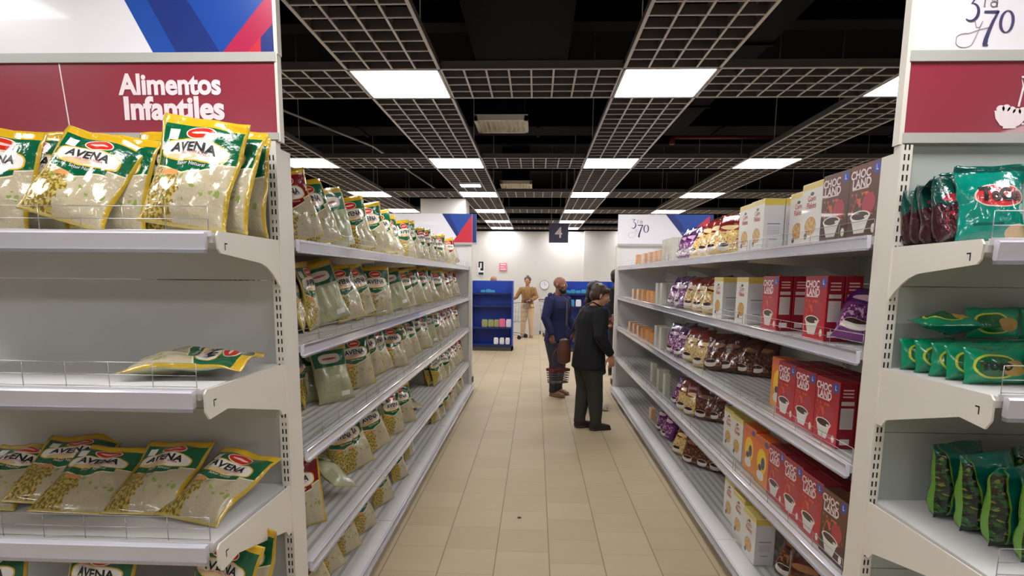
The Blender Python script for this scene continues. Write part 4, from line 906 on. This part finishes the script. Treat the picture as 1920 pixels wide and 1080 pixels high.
def person(loc, yaw, spec):
    """local frame: faces -y, feet on z=0"""
    sp = dict(hip=.88, sh=1.36, head=(0,-.02,1.52), hyaw=0, htilt=0, s=1, shw=.17, bulk=1.0, stance=(.085,0,-.085,0), lean=0, skin='skin')
    sp.update(spec); S_=sp; k = S_['bulk']
    root = empty('person', loc, (0,0,yaw)); root.scale = (S_['s'],)*3
    hz = S_['hip']; sz = S_['sh']; ly = S_['lean']
    chest = (0,ly*.55,sz-.13); neckb = (0,ly*.95,sz+.02); hc = S_['head']
    foot = {1:(S_['stance'][0],S_['stance'][1]),-1:(S_['stance'][2],S_['stance'][3])}
    def leg_path(q, g):
        fx,fy = foot[q]; kn = ((fx+q*.085)/2, fy*.5-.02, .46)
        return [(q*.075,0,hz+.02,.088+g,.10+g),(q*.085,-.002,hz-.12,.086*k+g,.092*k+g),(*lerp((q*.085,0,hz-.12),kn,.55),.07*k+g),(*kn,.055*k+g),(*lerp(kn,(fx,fy,.1),.35),.052*k+g),(fx,fy,.12,.036+g),(fx,fy,.07,.036+g)]
    def torso_path(g, z0=None):
        return [(0,0,(z0 or hz-.06),.155*k+g,.115*k+g),(0,ly*.05,hz+.06,.15*k+g,.11*k+g),(0,ly*.2,hz+.2,.135*k+g,.10*k+g),(*chest,.16*k+g,.115*k+g),(0,ly*.8,sz-.04,.15*k+g,.095*k+g),(0,ly*.92,sz+.01,.08+g,.07+g)]
    def arm_path(q, g, upto=1.0):
        sh = (q*S_['shw'],ly*.85+.005,sz-.03); el_,wr = S_['arm'][q]
        return [(q*(S_['shw']-.05),ly*.85,sz-.03,.055+g),(*sh,.056*k+g),(*lerp(sh,el_,.5),.047*k+g),(*el_,.042*k+g),(*lerp(el_,wr,.4),.038*k+g),(*wr,.026+g)]
    b = Blob(); b.tube(torso_path(0),16)
    for q in (1,-1):
        b.tube(leg_path(q,0)); fx,fy = foot[q]; b.tube([(fx,fy+.03,.035,.03),(fx,fy-.05,.035,.035,.03),(fx,fy-.15,.022,.03,.02)])
        b.tube(arm_path(q,0)); el_,wr = S_['arm'][q]; hd = S_['hand'][q]; hand(b, wr, hd[0], hd[1], 1.0, hd[2], q)
    hv = Vector(hc); nb = Vector(neckb)
    b.tube([(*(nb-Vector((0,0,.04))),.07,.065),(*nb,.058,.058),(*nb.lerp(hv,.5),.052,.055),(*(hv+Vector((0,.01,-.02))),.05,.055)],14)
    T_ = head(b, hc, S_['hyaw'], S_['htilt'])
    b.build('body', S_['skin'], root, .0065, 3)
    eyes(root, T_)
    # clothes
    t = Blob(); zt = S_.get('hem', hz-.08)
    t.tube([(0,.0,zt,.165*k+.022,.122*k+.022)]+torso_path(.018)[1:],16)
    for q in (1,-1):
        ap = arm_path(q,.014); el_,wr = S_['arm'][q]; sl = S_.get('sleeve',.95); ap[-1] = (*lerp(el_,wr,sl),.032+.012); t.tube(ap)
    t.build(S_.get('topname','sweater'), S_['top'], root, .009, 3, .006, 9)
    if 'legs' in S_:
        t = Blob(); t.tube([(0,0,hz+.08,.152*k+.008,.112*k+.008),(0,0,hz-.04,.16*k+.01,.118*k+.01),(0,0,hz-.1,.14*k,.10*k)],16)
        for q in (1,-1): 
            lp = [(*p[:3],*(r+.018 for r in p[3:])) for p in leg_path(q,0)]; lp[-2] = (*lp[-2][:3],.062); lp[-1] = (lp[-1][0],lp[-1][1],.065,.066); t.tube(lp)
        t.build(S_.get('legname','trousers'), S_['legs'], root, .009, 3, .007, 8)
    if 'skirt' in S_:
        t = Blob(); t.tube([(0,0,hz+.08,.16*k,.12*k),(0,0,hz-.1,.185*k,.145*k),(0,-.01,.45,.21*k,.17*k)],16); t.build('skirt', S_['skirt'], root, .01, 2, .008, 8)
    for q in (1,-1):
        fx,fy = foot[q]; t = Blob(); t.tube([(fx,fy+.05,.042,.036,.036),(fx,fy,.045,.042,.04),(fx,fy-.09,.038,.045,.034),(fx,fy-.165,.028,.038,.022)],14).tube([(fx,fy+.055,.012,.04,.01),(fx,fy-.08,.012,.05,.011),(fx,fy-.175,.012,.04,.01)],14); t.build('shoe', S_['shoe'], root, .006, 2)
    return root, T_
def hair_blob(T_, balls, root, mat, disp=.008, ds=30, name='hair', s=1):
    b = Blob(); e = T_.to_euler()
    for x,y,z,r,sc in balls: b.ball(T_@Vector((x,y,z)), r, sc, (e.x,e.y,e.z))
    return b.build(name, mat, root, .007, 2, disp, ds)
M['skin'] = skinmat('light_brown_skin', srgb(186,132,104)); M['skind'] = skinmat('brown_skin', srgb(140,92,66)); M['skinb'] = skinmat('deep_brown_skin', srgb(84,54,42))
M['hairbr'] = plain('dark_brown_hair', srgb(66,42,28), .45, bump=.6, bscale=60, var=.3, vs=30); M['hairbk'] = plain('black_hair', srgb(22,18,18), .45, bump=.6, bscale=60)
M['blackknit'] = plain('black_knit', srgb(20,20,24), .9, bump=.3, bscale=120); M['olive'] = plain('dark_olive_cloth', srgb(50,50,44), .85, var=.1)
M['navy'] = plain('navy_sweatshirt', srgb(30,34,78), .85, bump=.2, bscale=90, var=.1); M['jean'] = plain('grey_blue_denim', srgb(56,58,70), .85, var=.15)
M['mustard'] = plain('brown_mustard_fabric', srgb(150,112,62), .8, var=.35, vs=22); M['beige'] = plain('beige_cloth', srgb(206,174,140), .8, var=.06)
M['shoedk'] = plain('dark_shoe_leather', srgb(44,32,30), .4); M['shoewh'] = plain('pale_shoe', srgb(206,200,196), .5); M['shoetan'] = plain('tan_shoe', srgb(150,110,84), .6)
M['bagbr'] = plain('brown_leather_bag', srgb(92,52,40), .45, bump=.2, bscale=60); M['strapbr'] = plain('brown_strap', srgb(78,54,44), .6)
M['darkgreen'] = plain('dark_patterned_dress', srgb(22,22,26), .8, var=.3, vs=30); M['bluebag'] = plain('blue_cloth', srgb(34,52,140), .7)
down = (0,0,-1)
# 1 woman in the black sweater: faces +x (yaw +90 turns -y to +x)
r1,T1 = person((.575,6.22,0), R(108), dict(sh=1.31, head=(0,-.125,1.445), htilt=R(14), hyaw=R(-16), lean=-.06, bulk=1.27, shw=.19, hip=.85, hem=.69, stance=(.075,.05,-.075,-.07),
    arm={1:((.27,-.03,1.06),(.25,-.19,.87)), -1:((-.27,-.0,1.05),(-.25,-.15,.84))}, hand={1:((0,-.15,-1),(-1,0,0),.5),-1:((0,-.1,-1),(1,0,0),.7)}, top='blackknit', legs='olive', shoe='shoedk', skin='skin'))
r1.name='person'; tag(r1,'person in black sweater and dark olive trousers looking down at the right shelves','person')
hair_blob(T1,[(0,.028,.050,.092,(.98,1.04,.92)),(0,.062,.005,.075,(1.05,.8,1.1)),(-.05,-.03,.07,.045,(1,1.1,.7)),(.05,-.03,.07,.045,(1,1.1,.7)),(0,-.055,.075,.045,(1.1,.7,.6)),(.068,.03,.0,.034,(.6,1,1.5)),(-.068,.03,.0,.034,(.6,1,1.5))],r1,'hairbr')
bag = Blob().tube([(.04,.255,.98,.035,.06),(.04,.265,.86,.05,.08),(.04,.26,.74,.045,.07)]).build('handbag','bagbr',None,.01,3); bag.location = (.575,6.22,0); bag.rotation_euler=(0,0,R(108))
B().tube([(.04,.225,.97),(-.03,.185,1.15),(-.09,.15,1.27),(-.10,.08,1.36),(-.09,0,1.385),(-.05,-.10,1.34)],.008,'strapbr').build('bag_strap', bag)
tag(bag,'brown leather shoulder bag hanging at the back of the person in black sweater','bag')
# 2 bald man in navy
r2,T2 = person((.30,8.05,0), R(52), dict(sh=1.36, head=(0,-.045,1.525), hyaw=R(8), lean=-.02, bulk=1.12, hip=.86, hem=.76, shw=.185, stance=(.10,.03,-.09,-.03), s=1.005,
    arm={1:((.27,.0,1.09),(.25,-.13,.88)), -1:((-.27,.0,1.09),(-.245,-.10,.86))}, hand={1:((0,-.1,-1),(-1,0,0),.6),-1:((0,-.1,-1),(1,0,0),1.4)}, top='navy', legs='jean', shoe='shoetan', skin='skind', topname='hooded_sweatshirt'))
tag(r2,'bald bearded person in navy hooded sweatshirt carrying a shopping basket','person')
hair_blob(T2,[(0,-.058,-.082,.040,(1.25,.8,1.0)),(.045,-.03,-.06,.026,(.7,1,1.3)),(-.045,-.03,-.06,.026,(.7,1,1.3))],r2,'hairbk',.004,50,'beard')
b = Blob().tube([(-.10,.04,1.38,.03),(-.05,.085,1.385,.042),(.05,.085,1.385,.042),(.10,.04,1.38,.03)]).build('hood','navy',r2,.008,3)
B().box(-.004,.004,-.166,-.150,.98,1.30,'inkgrey').build('zipper', r2)
M['bkgrey'] = plain('grey_plastic', srgb(96,84,84), .5); M['bkred'] = plain('dark_red_plastic', srgb(110,40,44), .5)
# basket held by his left hand
bk = empty('shopping_basket', (.275,7.70,.17), (0,0,R(35)))
b = B()
for q in range(6):
    z = .0+.04*q; f = 1+.04*q/.2*.12
    x_,y_ = .17*f,.11*f
    b.box(-x_,x_,-y_,-y_+.005,z,z+.024,'bkgrey') if q in (0,5) else b.box(-x_,x_,-y_,-y_+.004,z+.004,z+.014,'bkgrey')
    b.box(-x_,x_,y_-.005,y_,z,z+.024 if q in (0,5) else z+.014,'bkgrey'); b.box(-x_,-x_+.005,-y_,y_,z,z+.024 if q in (0,5) else z+.014,'bkgrey'); b.box(x_-.005,x_,-y_,y_,z,z+.024 if q in (0,5) else z+.014,'bkgrey')
for q in range(9):
    x_ = -.165+.33*q/8; b.tube([(x_,-.11,0),(x_*1.1,-.124,.21)],.003,'bkgrey',5).tube([(x_,.11,0),(x_*1.1,.124,.21)],.003,'bkgrey',5)
b.box(-.165,.165,-.105,.105,0,.006,'bkgrey')
b.build('basket_body', bk)
B().box(-.19,.19,-.13,-.12,.20,.245,'bkred').box(-.19,.19,.12,.13,.20,.245,'bkred').box(-.195,-.185,-.13,.13,.20,.245,'bkred').box(.185,.195,-.13,.13,.20,.245,'bkred').build('rim', bk)
B().tube([(-.16,.0,.22),(-.12,.02,.47),(-.02,.05,.575),(.06,.04,.50),(.16,.0,.22)],.007,'bkred').build('handle', bk)
bk.scale = (.68,.68,.80); bk.location = (.315,7.72,.235)
tag(bk,'dark shopping basket hanging from the hand of the bald person','basket')
# 3 dark-haired person behind the woman
r3,T3 = person((.72,7.25,0), R(80), dict(sh=1.30, head=(0,-.03,1.465), htilt=R(8), lean=-.02, bulk=.98, hip=.84, hem=.76, stance=(.08,.04,-.08,-.04),
    arm={1:((.22,-.02,1.04),(.12,-.18,1.08)), -1:((-.22,-.02,1.04),(-.10,-.18,1.04))}, hand={1:((-1,-.4,.1),(0,0,1),.9),-1:((1,-.4,.1),(0,0,1),.9)}, top='darkgreen', skirt='darkgreen', shoe='shoewh', skin='skind', topname='blouse'))
tag(r3,'dark-haired person in black dress and pale shoes standing behind the black sweater','person')
hair_blob(T3,[(0,.028,.045,.096,(1,1.05,.95)),(0,.075,-.03,.08,(1.05,.7,1.5)),(0,.085,-.12,.07,(1.1,.6,1.4)),(0,-.03,.08,.06,(1.2,.9,.5))],r3,'hairbk')
ph = empty('wallet',(.955,7.22,1.10),(0,0,R(80))); ph2 = B().box(-.06,.06,-.01,.01,0,.09,plain('pink_wallet',srgb(196,130,140),.5)).build('wallet_body',ph); B().box(-.06,.06,-.012,-.008,.04,.05,'inkgrey').build('clasp',ph)
tag(ph,'small pink wallet held by the dark-haired person','wallet')
# 4 person at the end of the right run
r4,T4 = person((1.36,9.9,0), R(60), dict(sh=1.42, head=(0,-.02,1.60), hip=.92, bulk=1.0, s=1.03, hem=.8, arm={1:((.25,0,1.14),(.24,-.12,.92)),-1:((-.25,0,1.14),(-.24,-.1,.9))}, hand={1:(down,(-1,0,0),.5),-1:(down,(1,0,0),.5)}, top='blackknit', legs='darkgreen', shoe='shoedk', skin='skinb'))
tag(r4,'tall person in black partly hidden by the far end of the right shelves','person')
hair_blob(T4,[(0,.03,.045,.095,(1,1.05,.98)),(0,.06,-.01,.075,(1.05,.8,1.2))],r4,'hairbk',.005,40)
# 5 tan person with the cart
r5,T5 = person((-.22,15.9,0), R(-8), dict(sh=1.35, head=(0,-.03,1.525), hip=.88, bulk=1.02, hem=.80, stance=(.12,-.02,-.11,-.06), arm={1:((.26,-.02,1.10),(.12,-.17,1.02)),-1:((-.30,-.02,1.10),(-.40,-.16,1.04))}, hand={1:((-.8,-.6,0),(0,0,-1),.8),-1:((-.5,-.8,0),(0,0,-1),1.2)}, top='mustard', legs='beige', shoe='shoetan', skin='skin', topname='jacket'))
tag(r5,'person in mustard jacket and beige trousers near the back wall','person')
hair_blob(T5,[(0,.03,.05,.093,(1,1.05,.95)),(0,.03,.13,.035,(1,1,.9)),(0,.065,.0,.07,(1.05,.7,1.2))],r5,'hairbr',.005,40)
wb = Blob().tube([(-.10,0,0,.045,.07),(0,0,-.02,.05,.085),(.10,0,.01,.045,.07)]).build('handbag','bagbr',None,.01,3); wb.location = (-.20,15.70,1.02); tag(wb,'brown crossbody bag in front of the person in mustard jacket','bag')
B().tube([(-.09,.0,.06),(-.12,.02,.30)],.006,'strapbr').tube([(.09,.0,.06),(.06,.04,.34)],.006,'strapbr').build('bag_strap', wb)
# 6 bald person behind the blue shelf
r6,T6 = person((-1.02,14.1,0), R(150), dict(sh=1.37, head=(0,-.02,1.545), hip=.88, bulk=1.05, arm={1:((.26,0,1.1),(.25,-.1,.88)),-1:((-.26,0,1.1),(-.25,-.1,.88))}, hand={1:(down,(-1,0,0),.5),-1:(down,(1,0,0),.5)}, top='jean', legs='olive', shoe='shoedk', skin='skin', topname='shirt'))
tag(r6,'bald person whose head shows above the blue shelving','person')
# shopping carts
M['cartwire'] = plain('cart_chrome', srgb(170,170,172), .25, .8)
def cart(loc, rot, label):
    root = empty('shopping_cart', loc, (0,0,rot)); b = B()
    for z,f in ((.45,.82),(.58,.88),(.71,.94),(.84,.98),(.95,1.0)):
        a,c = .24*f,.40*f; b.tube([(-a,-c,z),(a,-c,z),(a,c,z),(-a,c,z),(-a,-c,z)],.004 if z<.9 else .008,'cartwire',5)
    for q in range(9):
        t = -1+2*q/8; b.tube([(-.24*.82,t*.33,.45),(-.24,t*.40,.95)],.0028,'cartwire',5).tube([(.24*.82,t*.33,.45),(.24,t*.40,.95)],.0028,'cartwire',5)
        if q%2==0: b.tube([(t*.2,-.33,.45),(t*.24,-.40,.95)],.0028,'cartwire',5).tube([(t*.2,.33,.45),(t*.24,.40,.95)],.0028,'cartwire',5).tube([(t*.2,-.33,.45),(t*.2,.33,.45)],.0028,'cartwire',5)
    b.build('basket', root)
    B().tube([(-.2,.3,.45),(-.22,.36,.14),(-.24,-.3,.12)],.012,'cartwire').tube([(.2,.3,.45),(.22,.36,.14),(.24,-.3,.12)],.012,'cartwire').tube([(-.23,0,.13),(.23,0,.13)],.01,'cartwire').build('frame', root)
    B().tube([(-.25,.46,1.0),(.25,.46,1.0)],.016,'bkred').tube([(-.25,.46,1.0),(-.24,.4,.95)],.012,'cartwire').tube([(.25,.46,1.0),(.24,.4,.95)],.012,'cartwire').build('handle', root)
    for x_,y_ in ((-.22,.34),(.22,.34),(-.24,-.3),(.24,-.3)):
        w_ = B().tube([(x_-.014,y_,.055),(x_+.014,y_,.055)],.055,'rubber',16).tube([(x_,y_,.055),(x_,y_,.13)],.008,'cartwire').build('wheel', root)
    tag(root,label,'cart')
cart((-.62,15.6,0),R(70),'wire shopping cart beside the person in mustard jacket')
cart((.42,16.45,0),R(10),'empty wire shopping cart against the back wall')
# ---------------- blue shelving at the far end ----------------
M['blue'] = plain('blue_powdercoat', srgb(16,60,160), .4, var=.06); M['bluedk'] = plain('blue_base', srgb(14,30,84), .5)
def blue_unit(x0,x1,y,label,dep=.5):
    root = empty('blue_shelving',((x0+x1)/2,y+dep/2,0)); o0 = root.location.copy()
    def rel(b): bmesh.ops.translate(b.bm, verts=b.bm.verts, vec=-o0); return b
    rel(B().box(x0,x1,y+dep-.02,y+dep,.1,1.55,'blue')).build('back_panel',root)
    for xx in (x0,x1-.03): rel(B().box(xx,xx+.03,y+.02,y+dep,0,1.55,'blue')).build('side_panel',root)
    rel(B().box(x0,x1,y+.02,y+dep,0,.1,'kick')).build('base',root)
    for z,d in ((.14,.0),(.52,.06),(1.0,.16),(1.28,.22)):
        s_ = rel(B().box(x0+.03,x1-.03,y+d,y+dep-.02,z-.025,z,'blue')).build('shelf',root); rel(B().box(x0+.03,x1-.03,y+d-.008,y+d,z-.035,z+.004,'bluedk')).build('shelf_lip',s_)
    tag(root,label,'shelving')
blue_unit(-1.45,-.5,12.84,'blue four-tier shelving at the end of the aisle on the left')
blue_unit(.62,1.70,12.84,'blue four-tier shelving at the end of the aisle behind the people')
M['teal'] = plain('teal_pack',srgb(60,150,190),.4); M['pinkp'] = plain('pink_pack',srgb(226,110,150),.4); M['oliv'] = plain('olive_pack',srgb(150,150,96),.5,var=.3,vs=40); M['whitep'] = plain('white_pack',srgb(226,224,230),.4)
def small_pack(x,y,z,w_,h,m,label,group=None,cap=True):
    root = empty('food_packet',(x,y,z+.002)); b = B().box(-w_/2,w_/2,-.045,.045,0,h*.92,m); b.bevel(min(.012,w_*.12),2); b.build('packet_body',root)
    B().prism([(-.03,h*.90),(.03,h*.90),(w_/2,h),(-w_/2,h)],'y',-.006,.006,m).build('seal',root); tag(root,label,'packet',group)
for i,(x,w_) in enumerate(((-1.13,.13),(-.99,.13),(-.86,.12))): small_pack(x,12.98,.52,w_,.17,'oliv',f'olive packet on the blue left shelving second shelf from the floor, {ORD[i]} from the left','packets on the blue shelving')
small_pack(-.735,12.98,.52,.14,.19,'pinkp','pink packet on the left blue shelving','packets on the blue shelving')
small_pack(-.59,12.98,.52,.12,.18,'whitep','pale packet right of the pink one on the left blue shelving','packets on the blue shelving')
for i,x in enumerate((-.87,-.74,-.61)): small_pack(x,12.92,.14,.10,.15,'whitep',f'white tub shaped packet on the lowest blue shelf, {ORD[i]} from the left','packets on the blue shelving')
for i,x in enumerate((-1.18,-1.06,-.97)): small_pack(x,13.12,1.28,.11,.06+.02*(i%2),'teal',f'teal packet on the top shelf of the left blue shelving, {ORD[i]} from the left','packets on the blue shelving')
for i,x in enumerate((.72,.83,.95,1.07)): small_pack(x,13.12,1.28,.11,.07+.02*(i%2),'teal',f'teal packet on the top shelf of the blue shelving behind the people, {ORD[i]} from left','packets on the blue shelving')
for i,x in enumerate((.80,.95,1.25)): small_pack(x,13.0,1.0,.12,.15,'teal' if i!=1 else 'whitep',f'packet on the second shelf of the blue shelving behind the people, {ORD[i]} from left','packets on the blue shelving')
# wall signs
def wall_sign(x0,x1,z0,z1,m,label,marks):
    root = empty('wall_sign',((x0+x1)/2,16.98,(z0+z1)/2)); hx=(x1-x0)/2; hz_=(z1-z0)/2
    B().box(-hx,hx,-.012,.0,-hz_,hz_,m).build('board',root)
    b = B()
    for (a,c,d,e,mm) in marks: b.box(a*hx,c*hx,-.0135,-.012,d*hz_,e*hz_,mm)
    b.build('printed_marks',root); tag(root,label,'sign')
wall_sign(-1.68,-1.50,1.68,2.08,'whitep','black and white notice on the back wall beside the left run',[(-.8,.8,.75,.95,'inkblack'),(.2,.8,.0,.75,'inkblack'),(-.8,-.3,.1,.75,'inkblack'),(-.2,.8,-.35,.0,'inkblack'),(-.8,.8,-.95,-.6,'inkblack')])
wall_sign(-1.06,-.84,1.81,2.03,plain('pink_sign',srgb(222,120,136),.5),'small pink square notice on the back wall',[(-.7,.7,.5,.75,'inkwhite'),(-.7,.3,-.1,.1,'inkwhite'),(-.7,.7,-.7,-.5,'inkwhite')])
e = empty('wall_clock',(.25,16.97,1.42)); B().prism(disc_pts(0,0,.13,.13,32),'y',-.02,.0,'whitep').build('dial',e)
bb = B().tube([(.13*math.cos(a*math.pi/12),-.02,.13*math.sin(a*math.pi/12)) for a in range(25)],.006,'inkgrey',6); bb.build('rim',e); B().box(-.004,.004,-.024,-.02,0,.09,'inkgrey').box(0,.06,-.024,-.02,-.004,.004,'inkgrey').build('hands',e)
tag(e,'round white clock on the back wall','clock')
# debris on the floor
o = Blob(); o.ball((0,0,.004),.012,(1.2,.8,.35)).build('floor_crumb','inkblack',None,.003,1); c_ = bpy.data.objects['floor_crumb']; c_.location=(-.09,3.80,0); tag(c_,'tiny dark crumb on the beige floor tiles','debris')
